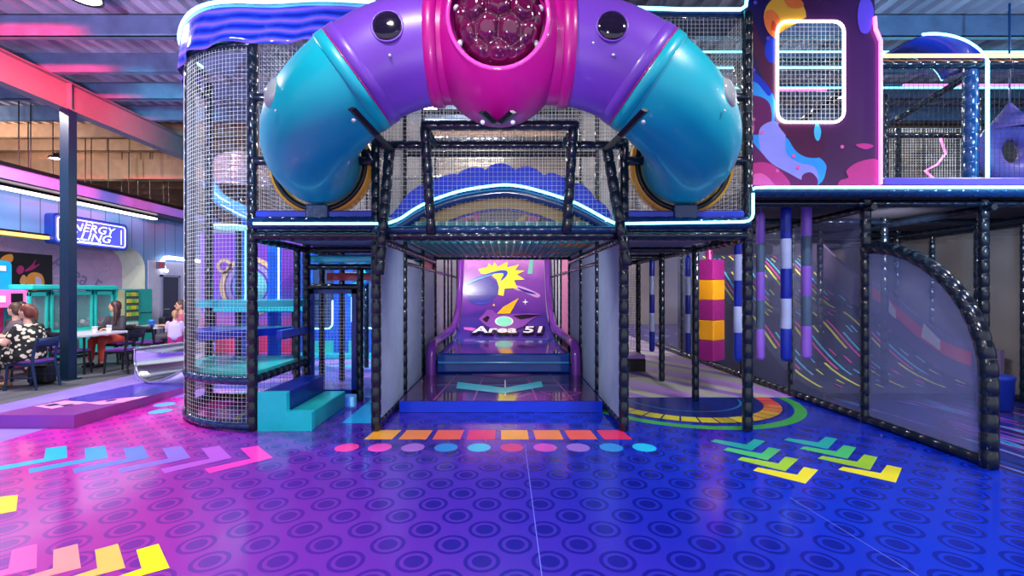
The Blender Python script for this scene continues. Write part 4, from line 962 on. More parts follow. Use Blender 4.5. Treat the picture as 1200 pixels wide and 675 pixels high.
th = thing('square_bag', (3.25, 7.2, .5), 'big square hanging bag in magenta and yellow bands', 'hanging bag', 'padded bags hung under the right deck')
bx, by = 3.25, 7.25; zt, zb = 2.09, .51; h = (zt - zb) / 5; mb = MB()
for i in range(5): mb.box((bx, by, zt - h * (i + .5)), (.33, .33, h), i % 2, rz=.62)
mb.build('bag', [M('magenta_bag_vinyl', S(142, 30, 116), .35), M('amber_bag_vinyl', S(226, 150, 20), .35)], th, bevel=.012)
MB().tube([(bx, by, zt), (bx, by, 2.3)], .05, 10).build('neck', M('magenta_strap', S(150, 32, 120), .4), th); MB().tube([(bx, by, 2.3), (bx, by, 2.66)], .015, 8).build('strap', m_black, th)
# teardrop swing on the upper deck and a pink zigzag light
sw = thing('pod_swing', (6.66, 6.0, 3.0), 'purple teardrop pod swing with a round hole on the upper deck at right', 'swing')
c = P(1183, 178, 5.95); mb = MB(); R90 = Matrix.Rotation(PI / 2, 3, 'X')
R0, r0 = .28, .14
mb.grid(lambda u, v: c + V(((R0 + r0 * math.cos(2 * PI * v)) * math.cos(2 * PI * u), .8 * r0 * math.sin(2 * PI * v), (R0 + r0 * math.cos(2 * PI * v)) * math.sin(2 * PI * u) * 1.05)), 36, 14)
mb.lathe([(.30, .26), (.2, .38), (.09, .52), (.03, .62), (0, .64)], c, n=20)
mb.build('pod', M('violet_foam', S(74, 60, 134), .55), sw); MB().tube([c + V((0, 0, .6)), (c.x, c.y, 5.36)], .014, 6).build('rope', m_padb, sw)
zz = [P(x, y, 7.2) for x, y in ((1104, 160), (1100, 156), (1104, 167), (1108, 180), (1098, 193), (1084, 200), (1098, 213))]
z_ = MB().tube(zz, .014, 8).build('zigzag_light', m_neonp); tag(z_, 'pink zigzag light strip standing inside the upper deck', 'light')
zz = [P(x, y, 7.2) for x, y in ((1118, 90), (1106, 93), (1114, 97), (1088, 98), (1110, 104), (1112, 112))]

# ================================================================== LEFT: LANDING MAT AND CHROME CHUTE
wm = [M('mat_orchid', S(150, 70, 190), .3), M('mat_mauve', S(150, 62, 150), .3), M('mat_indigo', S(72, 52, 170), .25), M('mat_pink', S(232, 150, 206), .3), M('mat_navy', S(36, 40, 140), .25), M('mat_ink', S(50, 40, 90), .3), M('mat_plum', S(124, 44, 142), .3)]
mb = MB(); x0, x1, y0, y1 = -6.0, -5.02, 5.30, 7.60
mb.prism([(x0, y0, 0), (x1, y0, 0), (x1, y0, .155), (x0, y0, .155)], (0, y1 - y0, 0), 0)
mb.v[-8:] = [v if v.y < y0 + .1 else V((v.x, v.y, min(v.z, .07))) for v in mb.v[-8:]]; 
mb = MB()
def mz(y): return .155 - .075 * (y - y0) / (y1 - y0)
mb.add([(x, y, z) for y in (y0, y1) for x in (x0, x1) for z in (0, mz(y))], [(0, 2, 3, 1)], 0); b = mb.v[:]
mb.add(b, [(4, 5, 7, 6), (0, 1, 5, 4), (0, 4, 6, 2), (1, 3, 7, 5)], 6); mb.add(b, [(2, 6, 7, 3)], 1)
def mp(pts, mi, k=1): mb.poly([(x, y, mz(y) + .0012 * k) for x, y in pts], mi)
mp([(x0, 6.25), (-5.6, 5.9), (-5.3, 6.35), (-5.6, 7.60), (x0, 7.60)], 2); mp([(-5.3, 6.35), (x1, 6.3), (x1, 7.60), (-5.6, 7.60)], 4)
mp([(x0 + .05, 5.75), (-5.6, 5.62), (-5.45, 6.0), (-5.9, 6.1)], 3, 2); mp([(-5.5, 5.95), (-5.2, 5.85), (x1, 5.98), (x1, 6.42), (-5.22, 6.3)], 3, 2)
mp([(-5.9, 5.8), (-5.75, 5.75), (-5.7, 5.85), (-5.85, 5.92)], 5, 3); mp([(-5.68, 5.8), (-5.56, 5.74), (-5.52, 5.85), (-5.62, 5.9)], 5, 3); mp([(-5.28 + .05 * math.cos(a * .52), 6.1 + .07 * math.sin(a * .52)) for a in range(12)], 4, 3)
for i in range(5): mp([(-5.5 + .1 * i, 5.98 - .02 * i), (-5.485 + .1 * i, 5.98 - .02 * i), (-5.385 + .1 * i, 6.24 + .0 * i), (-5.40 + .1 * i, 6.24)], 1, 3)
o = mb.build('landing_mat', wm); tag(o, 'low sloping landing mat in orchid, pink and indigo prints, below the chrome chute', 'mat')
ch = thing('chrome_chute', (-5.5, 7.5, 0), 'polished chrome half-pipe slide exit on a pale base beside the net tower', 'slide')
m_chrome = M('polished_steel', S(214, 216, 222), .16, 1, var=.02)
m_chutebase = M('pale_lilac_base', S(196, 188, 236), .35)
ca = V((-6.12, 7.42, .40)); cb = V((-5.02, 7.76, .52)); ax_ = (cb - ca); cr = .29
side = ax_.cross(V((0, 0, 1))).normalized()          # towards the viewer
if side.y > 0: side = -side
def chute(u, v):
    lo = math.radians(4 + 92 * u ** 1.15)               # near lip climbs to the right
    hi = math.radians(142); a = -hi + (hi + lo) * v
    e = .30 * math.cos(min(1, abs(a) / hi) * PI / 2) * (1 - u)
    e = 0; sx_ = (.34 * v - .20 * math.sin(PI * v)) * (1 - u)
    return ca + V((sx_, 0, 0)) + ax_ * u + side * (cr * math.sin(a)) + V((0, 0, -cr * math.cos(a)))
mb = MB(); mb.grid(chute, 30, 22); o = mb.build('trough', m_chrome, ch); o.modifiers.new('s', 'SOLIDIFY').thickness = .012
MB().tube([chute(0, i / 22) for i in range(23)] + [chute(i / 30, 1) for i in range(1, 31)], .020, 8).build('rim', m_chrome, ch)
MB().pad([chute(i / 30, 0) for i in range(31)], .032, .2).build('rim_pad', M('grey_rim_pad', S(92, 96, 110), .3), ch)
mb = MB()
lip = [chute(0, .35 + .65 * i / 12) for i in range(13)] + [chute(i / 20, 1) for i in range(1, 21)]
mb.grid(lambda u, v: V((lip[round(u * 32)].x, lip[round(u * 32)].y, lip[round(u * 32)].z * (1 - v) + .10 * v)) + side * .012, 32, 1)
o = mb.build('base_skirt', m_chutebase, ch); o.modifiers.new('s', 'SOLIDIFY').thickness = .02

# ================================================================== CAFE
m_cab = M('turquoise_cabinet_paint', S(40, 196, 186), .35); m_glassd = M('dark_cabinet_glass', S(70, 92, 104), .1, coat=.5); m_hot = M('pink_plush', S(232, 70, 130), .7)
def claw(y0, y1, zt, label):
    th = thing('claw_machine', (-10.5, (y0 + y1) / 2, 0), label, 'arcade machine', 'turquoise prize machines along the cafe wall')
    xf = -10.15; xb_ = -10.95
    mb = MB(); mb.bb(xb_, xf, y0, y1, .08, .72); mb.bb(xb_, xf - .5, y0, y1, .72, zt)
    for y in (y0 + .03, y1 - .03): mb.bb(xf - .06, xf, y - .03, y + .03, .72, zt)
    mb.bb(xb_, xf, y0, y1, zt - .10, zt); mb.build('cabinet', m_cab, th, bevel=.012)
    MB().bb(xf - .035, xf - .02, y0 + .06, y1 - .06, .74, zt - .1).build('window', M('claw_window_glass', S(150, 180, 190), .05, alpha=.25), th)
    MB().bb(xb_ + .1, xf - .06, y0 + .02, y1 - .02, .0, .08).build('plinth', m_black, th)
    mb = MB(); rr = random.Random(int(y0 * 100))
    for i in range(16): mb.ell((xf - .12 - .3 * rr.random(), y0 + .1 + (y1 - y0 - .2) * rr.random(), .78 + .1 * rr.random()), .05 + .02 * rr.random(), 8, 6, i % 2)
    o = mb.build('prizes', [m_hot, M('white_plush', S(226, 214, 226), .7)], th); o['kind'] = 'stuff'
    MB().bb(xf - .02, xf + .05, y0 + .08, y1 - .08, .60, .66).build('control_shelf', M('pale_turquoise', S(120, 226, 214), .3), th, bevel=.01)
    MB().bb(xf, xf + .012, (y0 + y1) / 2 - .13, (y0 + y1) / 2 + .13, .22, .46).build('prize_flap', m_glassd, th)
    mb = MB(); c_ = ((xf - .3), (y0 + y1) / 2); mb.tube([(c_[0], c_[1], zt - .1), (c_[0], c_[1], zt - .38)], .012, 6)
    for k in range(3):
        a = k * 2.09; mb.tube([(c_[0], c_[1], zt - .38), (c_[0] + .06 * math.cos(a), c_[1] + .06 * math.sin(a), zt - .45), (c_[0] + .02 * math.cos(a), c_[1] + .02 * math.sin(a), zt - .52)], .008, 5)
    mb.build('claw', m_steel, th)
claw(9.70, 10.12, 1.58, 'narrow turquoise prize machine behind the seated diners, left of the column')
claw(10.18, 11.22, 1.60, 'wide turquoise prize machine directly behind the dark column')
claw(11.27, 11.80, 1.60, 'turquoise prize machine just right of the column, behind the long-haired woman')
mb = MB(); mb.bb(-11.0, -10.05, 9.66, 11.84, 1.62, 1.74); o = mb.build('machine_canopy', m_cab, bevel=.03); tag(o, 'long turquoise canopy above the row of prize machines', 'canopy')
vm = thing('vending_machine', (-10.5, 12.5, 0), 'turquoise vending machine with rows of yellow packs, at the end of the machine row', 'vending machine')
mb = MB(); mb.bb(-10.95, -10.15, 11.88, 13.10, .06, 1.66); mb.build('cabinet', m_cab, vm, bevel=.015)
MB().bb(-10.9, -10.2, 11.9, 13.08, 0, .06).build('plinth', m_black, vm)
MB().bb(-10.15, -10.135, 11.92, 12.12, .95, 1.62).build('picture_panel', M('cream_print', S(206, 200, 150), .4), vm)
MB().bb(-10.15, -10.13, 12.16, 12.58, .80, 1.62).build('display_window', m_glassd, vm)
m_packs = [M('yellow_pack', S(226, 206, 60), .5), M('lime_pack', S(130, 200, 80), .5)]
for r_ in range(4):
    for k in range(5): MB().bb(-10.13, -10.115, 12.18 + .08 * k, 12.235 + .08 * k, .92 + .18 * r_, 1.02 + .18 * r_).build('pack', m_packs[(r_ + k // 2) % 2], vm)
MB().bb(-10.15, -10.12, 12.2, 12.56, .62, .76).build('control_panel', M('pale_control_panel', S(206, 220, 210), .4), vm)
MB().bb(-10.15, -10.135, 12.16, 12.58, .2, .46).build('delivery_flap', m_black, vm); mb = MB(); mb.bb(-10.152, -10.140, 12.66, 13.06, .98, 1.0); mb.bb(-10.152, -10.140, 12.66, 13.06, .1, .11); mb.build('door_seam', m_black, vm)
pm = thing('pink_arcade_machine', (-9.95, 8.7, 0), 'pink prize machine with a glowing header behind the diners at far left', 'arcade machine')
mb = MB(); mb.bb(-10.3, -9.62, 8.2, 9.16, .0, .72); mb.bb(-10.3, -10.1, 8.2, 9.16, .72, 1.3); mb.build('cabinet', M('hot_pink_cabinet', S(206, 50, 130), .35), pm, bevel=.015)
MB().bb(-10.3, -9.60, 8.2, 9.18, 1.26, 1.62).build('header', M('pink_lit_header', S(240, 110, 180), .4, emit=S(255, 96, 176), es=.55), pm, bevel=.015)
MB().bb(-9.6, -9.58, 8.83, 9.05, 1.36, 1.55).build('header_screen', m_black, pm); MB().bb(-9.6, -9.585, 8.4, 8.72, 1.37, 1.50).build('header_print', M('pale_pink_print', S(250, 214, 232), .5, emit=S(250, 214, 232), es=.5), pm)
for y in (8.22, 9.14): MB().bb(-9.68, -9.62, y - .02, y + .02, .72, 1.26).build('corner_frame', M('pink_frame', S(224, 90, 160), .35), pm)
pm.location = pm.location + V((-.6, .56, 0))
mbd = thing('menu_board', (-10.6, 9.1, 1.62), 'turquoise board with a white label strip above the pink prize machine', 'board')
mb = MB(); mb.prism([(-10.62, y, z) for y, z in rrect(8.3, 9.72, 1.625, 2.24, .10)], (.08, 0, 0)); mb.build('board', M('cyan_board', S(24, 160, 206), .4), mbd)
MB().bb(-10.535, -10.525, 8.7, 9.60, 2.02, 2.13).build('label_strip', M('white_label', S(226, 232, 240), .5), mbd)
mb = MB()
for k in range(3): mb.bb(-10.538, -10.53, 8.8 + .26 * k, 8.94 + .26 * k, 1.72, 1.86)
mb.build('icons', M('aqua_icon', S(130, 226, 236), .5), mbd)
# poster with soft orange and violet shapes
po = thing('wall_poster', (-11.65, 10.8, 1.7), 'black wall poster with an orange rounded shape and magenta strokes, above the machines', 'poster')
MB().bb(-11.70, -11.66, 9.2, 11.72, 1.6, 2.52).build('board', M('ink_poster', S(22, 18, 30), .5), po)
def yz_(px, py, X=-11.655): Y = X * F / (px - VX); return V((X, Y, EYE - (py - VY) * Y / F))
mb = MB()
for pts, mi, dx in (([(30, 330), (33, 322), (40, 319), (49, 322), (52, 332), (48, 339), (36, 340)], 0, .004), ([(0, 304), (6, 299), (14, 298), (15, 305), (8, 310), (0, 312)], 0, .004), ([(41, 325), (46, 325), (49, 331), (47, 336), (42, 334)], 2, .008),
                    ([(19, 316), (23, 311), (28, 314), (26, 320), (21, 321)], 1, .006), ([(28, 318), (36, 311), (42, 304), (40, 311), (47, 309), (38, 316)], 1, .006), ([(23, 328), (27, 322), (31, 326), (29, 334), (24, 333)], 3, .005)):
    mb.poly([q + V((dx, 0, 0)) for q in spline([yz_(*p) for p in pts], 3)], mi)
mb.build('print', [M('orange_print', S(226, 146, 60), .5), M('magenta_print', S(170, 36, 110), .5), M('lilac_print', S(190, 180, 226), .5), M('peach_print_small', S(214, 150, 96), .5)], po)
# sign
sg = thing('lit_sign', (-10.85, 11.9, 2.75), 'backlit blue-violet sign reading ENERGY FILLING on the blue panelled wall', 'sign')
mb = MB(); mb.prism([(-11.0, y, z) for y, z in rrect(10.86, 12.98, 2.74, 3.48, .10)], (.22, 0, 0)); mb.build('sign_box', M('navy_sign_box', S(20, 60, 160), .35), sg)
mb = MB(); mb.prism([(-10.78, y, z) for y, z in rrect(10.90, 12.94, 2.78, 3.44, .09)], (.01, 0, 0)); mb.build('sign_face', M('violet_sign_face', S(84, 92, 226), .4, emit=S(84, 92, 226), es=.55), sg)
m_lit = M('white_sign_light', (1, 1, 1, 1), .4, emit=(.95, .96, 1, 1), es=1.6, var=0)
MB().tube([(-10.765, y, z) for y, z in rrect(10.95, 12.89, 2.83, 3.39, .07)], .012, 6, closed=True).build('sign_border', m_lit, sg)
mb = MB()
for word, za, zb, ya, yb in (('ENERGY', 3.12, 3.32, 11.12, 12.58), ('FILLING', 2.90, 3.10, 11.05, 12.45)):
    tv, tf_ = text2d(word, shear=.28, offset=.004); bx_ = bounds(tv)
    mb.add([(-10.764, ya + (x - bx_[0]) / (bx_[1] - bx_[0]) * (yb - ya), za + (y - bx_[2]) / (bx_[3] - bx_[2]) * (zb - za)) for x, y in tv], tf_)
mb.build('sign_lettering', m_lit, sg)
for pts in ([(11.7, 3.34), (11.72, 3.38), (11.86, 3.38), (11.88, 3.34)], [(11.5, 2.88), (11.52, 2.86), (12.1, 2.86), (12.12, 2.9)], [(12.76, 2.9), (12.76, 3.3)]): MB().tube([(-10.764, *a) for a in pts], .009, 5).build('outline_mark', m_lit, sg)
ll = thing('linear_light', (-10.7, 8, 3.84), 'long white linear light under the lavender bulkhead', 'light')
MB().bb(-10.82, -10.66, 2.0, 13.94, 3.83, 3.89).build('housing', m_black, ll); MB().bb(-10.81, -10.65, 2.0, 13.93, 3.78, 3.83).build('diffuser', M('linear_diffuser', (1, 1, 1, 1), .4, emit=(.93, .94, 1, 1), es=3.5, var=0), ll)
ol = thing('orange_light_bar', (-10.9, 10, 2.84), 'orange lit bar along the top of the recess, left of the sign', 'light')
MB().bb(-11.0, -10.86, 7.5, 10.84, 2.90, 2.95).build('housing', m_black, ol); MB().bb(-10.99, -10.85, 7.5, 10.84, 2.83, 2.90).build('diffuser', M('orange_diffuser', (1, .5, .15, 1), .4, emit=(1, .36, .06, 1), es=2.2, var=0), ol)
pl = thing('portal_light', (-10.84, 14.8, 2.3), 'white glowing rounded band on the pale wall above the dark door', 'light')
MB().tube([(-10.88, 16.2, 2.66), (-10.88, 14.75, 2.68), (-10.88, 14.55, 2.66), (-10.88, 14.45, 2.56), (-10.88, 14.45, 2.42), (-10.88, 14.52, 2.28), (-10.88, 14.64, 2.24)], .06, 8).build('tube', M('portal_tube', (1, 1, 1, 1), .4, emit=(.96, .97, 1, 1), es=2.2, var=0), pl)
es_ = thing('exit_sign', (-10.8, 14.3, 2.4), 'small red and grey blade sign on the wall left of the dark door', 'sign')
MB().bb(-11.0, -10.72, 14.30, 14.34, 2.30, 2.52).build('blade', M('grey_blade', S(92, 110, 140), .4), es_); MB().bb(-10.90, -10.74, 14.294, 14.30, 2.33, 2.49).build('red_face', M('red_blade_face', S(176, 60, 80), .4), es_)
nw = [22, 33, 36, 62, 100, 107, 127, 143, 151, 162, 176, 192, 198]
for i, px in enumerate(nw):
    X = -10.35 - .5 * (i % 2); Y = X * F / (px - VX)
    if i == 0: rod = MB().tube([(X, Y, 4.24), (X, Y, 5.7)], .011, 6).build('hanger_rod', m_black)
    else:
        r0 = rod; rod = r0.copy(); C.objects.link(rod); rod.location = V((X - bx0, Y - by0, 0))
    if i == 0: bx0, by0 = X, Y
    tag(rod, 'thin black hanger rod between the roof and the lavender bulkhead', 'rod', 'hanger rods above the bulkhead')

# ---- furniture
m_top = M('white_laminate', S(206, 204, 220), .3); m_leg = M('black_leg_paint', S(20, 22, 32), .4); m_nvy = M('navy_chair_paint', S(16, 44, 82), .4); m_seat = M('purple_seat_vinyl', S(112, 60, 150), .45)
def table(cx, cy, w, d, label):
    th = thing('cafe_table', (cx, cy, 0), label, 'table', 'white cafe tables')
    mb = MB(); mb.prism([(cx + x, cy + y, .72) for x, y in rrect(-w / 2, w / 2, -d / 2, d / 2, .06)], (0, 0, .03)); mb.build('tabletop', m_top, th)
    for sx in (-1, 1):
        for sy in (-1, 1): MB().tube([(cx + sx * (w / 2 - .06), cy + sy * (d / 2 - .06), 0), (cx + sx * (w / 2 - .1), cy + sy * (d / 2 - .1), .72)], .02, 8).build('leg', m_leg, th)
table(-9.15, 7.72, .9, .85, 'white cafe table cut by the left edge, before the woman in the print dress')
table(-8.45, 9.22, .92, 1.15, 'white cafe table with two paper cups, behind the dark column')
table(-8.52, 11.05, .95, 1.1, 'white cafe table with a blue cup and a black bag, furthest right')
def chair(mat, nm='cafe_chair'):
    th = thing(nm, (0, 0, 0), 'chair', 'chair', 'cafe chairs with purple seats')
    mb = MB(); mb.prism([(x, y, .44) for x, y in rrect(-.21, .21, -.2, .22, .05)], (0, 0, .035)); mb.build('seat', m_seat, th, bevel=.012)
    mb = MB(); 
    for a, b in (((-.19, .19), (.19, .19)), ((-.19, -.18), (.19, -.18)), ((-.19, -.18), (-.19, .19)), ((.19, -.18), (.19, .19))): mb.tube([(*a, .415), (*b, .415)], .022, 6)
    mb.build('seat_frame', mat, th)
    for sx in (-1, 1):
        MB().tube([(sx * .19, .19, .43), (sx * .205, .215, 0)], [.022, .017], 8).build('leg', mat, th)
        MB().tube([(sx * .205, -.27, 0), (sx * .19, -.19, .43), (sx * .19, -.20, .55), (sx * .185, -.27, .84)], [.017, .022, .022, .018], 8).build('leg', mat, th, label='rear leg running up into the back')
        MB().tube([(sx * .2, .2, .2), (sx * .2, -.23, .2)], .012, 6).build('stretcher', mat, th)
    mb = MB(); mb.grid(lambda u, v: V((-.2 + .4 * u, -.235 - .04 * math.sin(PI * u) - .035 * v, .68 + .15 * v)), 8, 2); o = mb.build('back_panel', mat, th); o.modifiers.new('s', 'SOLIDIFY').thickness = .022
    return th
ck = chair(m_leg); cn = chair(m_nvy)
CH = [(ck, -7.52, 8.98, 88, 'black chair with a purple seat, empty, nearest side of the two-cup table'), (ck, -8.32, 8.72, 4, 'black chair tucked under the two-cup table, beside the column foot'),
      (ck, -9.18, 9.25, -90, 'black chair left of the dark column, facing the two-cup table'), (ck, -8.62, 10.10, 180, 'black chair carrying the long-haired woman'),
      (ck, -8.05, 10.30, 10, 'black chair at the near side of the blue-cup table'), (ck, -8.4, 11.9, 180, 'black chair at the far side of the blue-cup table'),
      (ck, -7.63, 10.76, 128, 'black chair carrying the woman in glasses'), (cn, -7.80, 7.50, 92, 'navy chair carrying the woman in the print dress'),
      (cn, -9.05, 8.50, 160, 'navy chair carrying the man in the grey shirt'), (cn, -9.85, 9.25, -120, 'navy chair carrying the woman seen between two heads')]
seen = set()
for src, x, y, rz, lab in CH:
    if src.name not in seen: seen.add(src.name); src.location = (x, y, 0); src.rotation_euler = (0, 0, math.radians(rz)); src['label'] = lab
    else: dup(src, (x, y, 0), math.radians(rz), lab)
def cup(x, y, r, h, mat, nm, label, lid=None):
    th = thing(nm, (x, y, .75), label, 'cup')
    MB().lathe([(0, 0), (r * .75, 0), (r, h), (r * 1.06, h + .004), (r * 1.02, h + .01), (r * .93, h), (r * .7, .01), (0, .01)], (x, y, .75), n=18).build('cup_wall', mat, th)
    MB().lathe([(r * .74, .002), (r * 1.0, h * .6), (r * 1.01, h * .6), (r * .76, .0)] if lid is None else [(0, h + .03), (r * .8, h + .03), (r * 1.1, h + .008), (r * 1.1, h - .005), (0, h - .005)], (x, y, .75), n=18).build('sleeve' if lid is None else 'lid', lid or mat, th)
m_pap = M('white_paper_cup', S(226, 224, 232), .5)
cup(-8.34, 9.25, .048, .12, m_pap, 'paper_cup', 'white paper cup on the two-cup table, nearer the column'); cup(-8.25, 9.48, .048, .13, m_pap, 'paper_cup', 'white paper cup in front of the long-haired woman')
cup(-8.25, 10.62, .06, .15, M('blue_cup_plastic', S(36, 110, 220), .3), 'drink_cup', 'blue drink cup on the table at right', M('blue_lid', S(60, 140, 236), .3))
bg = thing('black_bag', (-8.10, 10.85, .75), 'small black bag standing on the table beside the blue cup', 'bag')
MB().box((-8.10, 10.85, .87), (.16, .26, .22)).build('pouch', m_leg, bg, bevel=.03); MB().tube([(-8.1, 10.77, .97), (-8.1, 10.78, 1.06), (-8.1, 10.92, 1.06), (-8.1, 10.93, .97)], .01, 6).build('handle', m_leg, bg)
bp_ = thing('floor_bag', (-7.95, 7.95, 0), 'dark bag on the floor behind the navy chair of the woman in the print dress', 'bag')
MB().box((-8.0, 7.86, .17), (.36, .2, .33)).build('body', m_black, bp_, bevel=.05); MB().tube([(-8.12, 7.86, .33), (-8.1, 7.86, .43), (-7.9, 7.86, .43), (-7.88, 7.86, .33)], .012, 6).build('handle', m_black, bp_)

# ================================================================== PEOPLE
def limb(mb, pts):
    for (a, ra), (b, rb) in zip(pts, pts[1:]):
        a, b = V(a), V(b); k = max(2, int((b - a).length / .03))
        mb.tube([a.lerp(b, i / k) for i in range(k + 1)], [ra + (rb - ra) * i / k for i in range(k + 1)], 12)
        mb.ell(a, ra, 12, 8); mb.ell(b, rb, 12, 8)
def fuse(mb, name, mat, par, vox=.012, sm=4, label=None):
    o = mb.build(name, mat, par, label=label); r = o.modifiers.new('fuse', 'REMESH'); r.mode = 'VOXEL'; r.voxel_size = vox; r.use_smooth_shade = True
    s = o.modifiers.new('relax', 'SMOOTH'); s.factor = .5; s.iterations = sm
    return o
def hand(mb, wrist, d, up, side, s=1.0):
    """palm, four unequal curled fingers and a thumb leaving the side of the palm"""
    d, up = V(d).normalized(), V(up).normalized(); sd = d.cross(up).normalized() * side; w0 = V(wrist)
    for q in (-.022, 0, .022): limb(mb, [(w0 + sd * q * .7 * s, .018 * s), (w0 + d * .075 * s + sd * q * s, .015 * s)])
    for q, L_ in ((-.030, .060), (-.010, .074), (.010, .078), (.030, .066)):
        k0 = w0 + d * .08 * s + sd * q * s; k1 = k0 + (d * .8 - up * .45).normalized() * L_ * .55 * s; k2 = k1 + (d * .45 - up * .9).normalized() * L_ * .5 * s
        limb(mb, [(k0, .0105 * s), (k1, .0098 * s), (k2, .0085 * s)])
    t0 = w0 + d * .025 * s - sd * .030 * s; t1 = t0 + (d * .6 - sd * .7).normalized() * .036 * s; limb(mb, [(t0, .0125 * s), (t1, .011 * s), (t1 + (d * .9 - sd * .1 - up * .3).normalized() * .03 * s, .0095 * s)])
def person(label, loc, rz, skin, hair, top, bottom, seated=True, yaw=0, hair_long=.0, dress=False, size=1.0, wide=1.0, bun=False, armz=.80, sleeve=.45, glasses=False, shoes=None, bare=False):
    th = thing('person', (0, 0, 0), label, 'person')
    if seated: hipz, kn, an = .56, [(sx * .11, .44, .54) for sx in (-1, 1)], [(sx * .12, .46, .09) for sx in (-1, 1)]
    else: hipz, kn, an = .86, [(sx * .09, .03, .47) for sx in (-1, 1)], [(sx * .095, -.01, .08) for sx in (-1, 1)]
    h = hipz; nk = h + .50; hz = h + .70
    W = wide
    torso = [((0, 0, h), .13 * W), ((0, -.01, h + .16), .118 * W), ((0, 0, h + .32), .122 * W), ((0, .0, h + .40), .10)]
    tors2 = [((-.07 * W, 0, h + .02), .11 * W), ((-.075 * W, 0, h + .34), .09 * W)]; tors3 = [((.07 * W, 0, h + .02), .11 * W), ((.075 * W, 0, h + .34), .09 * W)]
    shd = [V((sx * (.165 + .02 * (W - 1)), -.005, h + .425)) for sx in (-1, 1)]
    if seated: elb = [V((sx * .235 * W ** .5, .10, h + .20)) for sx in (-1, 1)]; wri = [V((sx * .13, .33, armz)) for sx in (-1, 1)]
    else: elb = [V((sx * .23, .03, h + .17)) for sx in (-1, 1)]; wri = [V((sx * .17, .24, h + .22)) for sx in (-1, 1)]
    hips = [V((sx * .085 * W, 0, h)) for sx in (-1, 1)]
    m = MB()
    for t_ in (torso, tors2, tors3): limb(m, t_)
    limb(m, [((0, .0, h + .42), .062), ((0, .015, nk + .07), .05)])
    Q = Matrix.Rotation(yaw, 3, 'Z'); hc_ = V((0, .03, hz))
    def H(x, y, z): return hc_ + Q @ V((x, y, z))
    m.ell(hc_, (.074, .094, .112), 20, 14, R=Q); m.ell(H(0, .035, -.05), (.055, .058, .066), 14, 10, R=Q)
    limb(m, [(H(0, .088, .018), .011), (H(0, .106, -.018), .016)])                        # nose
    for sx in (-1, 1): m.ell(H(sx * .076, -.005, -.005), (.012, .022, .032), 8, 8, R=Q)     # ears
    m.ell(H(0, .074, -.082), (.026, .022, .022), 10, 8, R=Q)
    for i, sx in enumerate((-1, 1)):
        limb(m, [(shd[i], .055 * W ** .4), (shd[i].lerp(elb[i], .5), .047 * W ** .5), (elb[i], .038 * W ** .4), (elb[i].lerp(wri[i], .35), .036), (wri[i], .024)])
        hand(m, wri[i], (wri[i] - elb[i]), (0, 0, 1), -sx)
        limb(m, [(hips[i], .10 * W), (hips[i].lerp(V(kn[i]), .5), .082 * W), (kn[i], .058), (V(kn[i]).lerp(V(an[i]), .35), .053), (an[i], .033)])
        limb(m, [(V(an[i]) + V((0, -.03, -.045)), .034), (V(an[i]) + V((0, .07, -.05)), .032), (V(an[i]) + V((0, .15, -.06)), .024)])
    fuse(m, 'body', skin, th, .0115, 3)
    for sx in (-1, 1):
        e = MB().ell(H(sx * .030, .079, .012), (.012, .010, .008), 10, 8, R=Q).build('eye', m_eye, th)
    MB().ell(H(0, .091, -.052), (.024, .008, .007), 12, 6, R=Q).build('mouth', m_lip, th)
    # hair
    m = MB(); m.ell(H(0, -.022, .030), (.088, .100, .104), 20, 14, R=Q); m.ell(H(0, -.05, -.015), (.086, .072, .10), 16, 12, R=Q)
    if hair_long > 0:
        for sx in (-1, -.4, .4, 1): limb(m, [(H(sx * .075, -.03, .01), .040), (H(sx * .098, -.045, -.12), .046), (H(sx * .11, -.03, -.12 - hair_long), .028)])
    if bun: limb(m, [(H(0, -.10, .04), .045), (H(0, -.135, -.02), .035), (H(0, -.145, -.14), .022)])
    fuse(m, 'hair', hair, th, .012, 2)
    # top
    g = .014; m = MB()
    for t_ in (torso, tors2, tors3): limb(m, [(p_, r_ + g) for p_, r_ in t_])
    for i in range(2):
        e_ = shd[i].lerp(elb[i], min(1, sleeve * 2)); ch_ = [(shd[i], .055 * W ** .4 + g), (e_, .047 * W ** .4 + g)]
        if sleeve > .5: ch_ = [(shd[i], .055 + g), (elb[i], .04 + g), (elb[i].lerp(wri[i], (sleeve - .5) * 2), .03 + g)]
        limb(m, ch_)
    fuse(m, 'dress' if dress else 'shirt', top, th, .0125, 3) if not dress else None
    if dress:
        for i in range(2): limb(m, [(hips[i], .115 * W), (hips[i].lerp(V(kn[i]), .55), .105 * W), (V(kn[i]) + V((0, .01, -.02)), .088)])
        limb(m, [((0, .05, h), .13 * W), ((0, .42, h - .03), .10)]); limb(m, [((-.11, .44, h - .05), .08), ((-.12, .45, h - .20), .085)]); limb(m, [((.11, .44, h - .05), .08), ((.12, .45, h - .20), .085)])
        fuse(m, 'dress', top, th, .0125, 3)
    else:
        m = MB()
        for i in range(2):
            ch_ = [(hips[i], .10 * W + g), (hips[i].lerp(V(kn[i]), .5), .085 * W + g), (kn[i], .060 + g)]
            if bare: ch_ = [(hips[i], .10 * W + g), (hips[i].lerp(V(kn[i]), .6), .088 + g)]
            else: ch_ += [(V(kn[i]).lerp(V(an[i]), .85), .040 + g)]
            limb(m, ch_)
        fuse(m, 'shorts' if bare else 'trousers', bottom, th, .0125, 3)
    for i in range(2):
        m = MB(); limb(m, [(V(an[i]) + V((0, -.035, -.048)), .042), (V(an[i]) + V((0, .07, -.05)), .040), (V(an[i]) + V((0, .16, -.06)), .030)]); fuse(m, 'shoe', shoes or m_black, th, .012, 2)
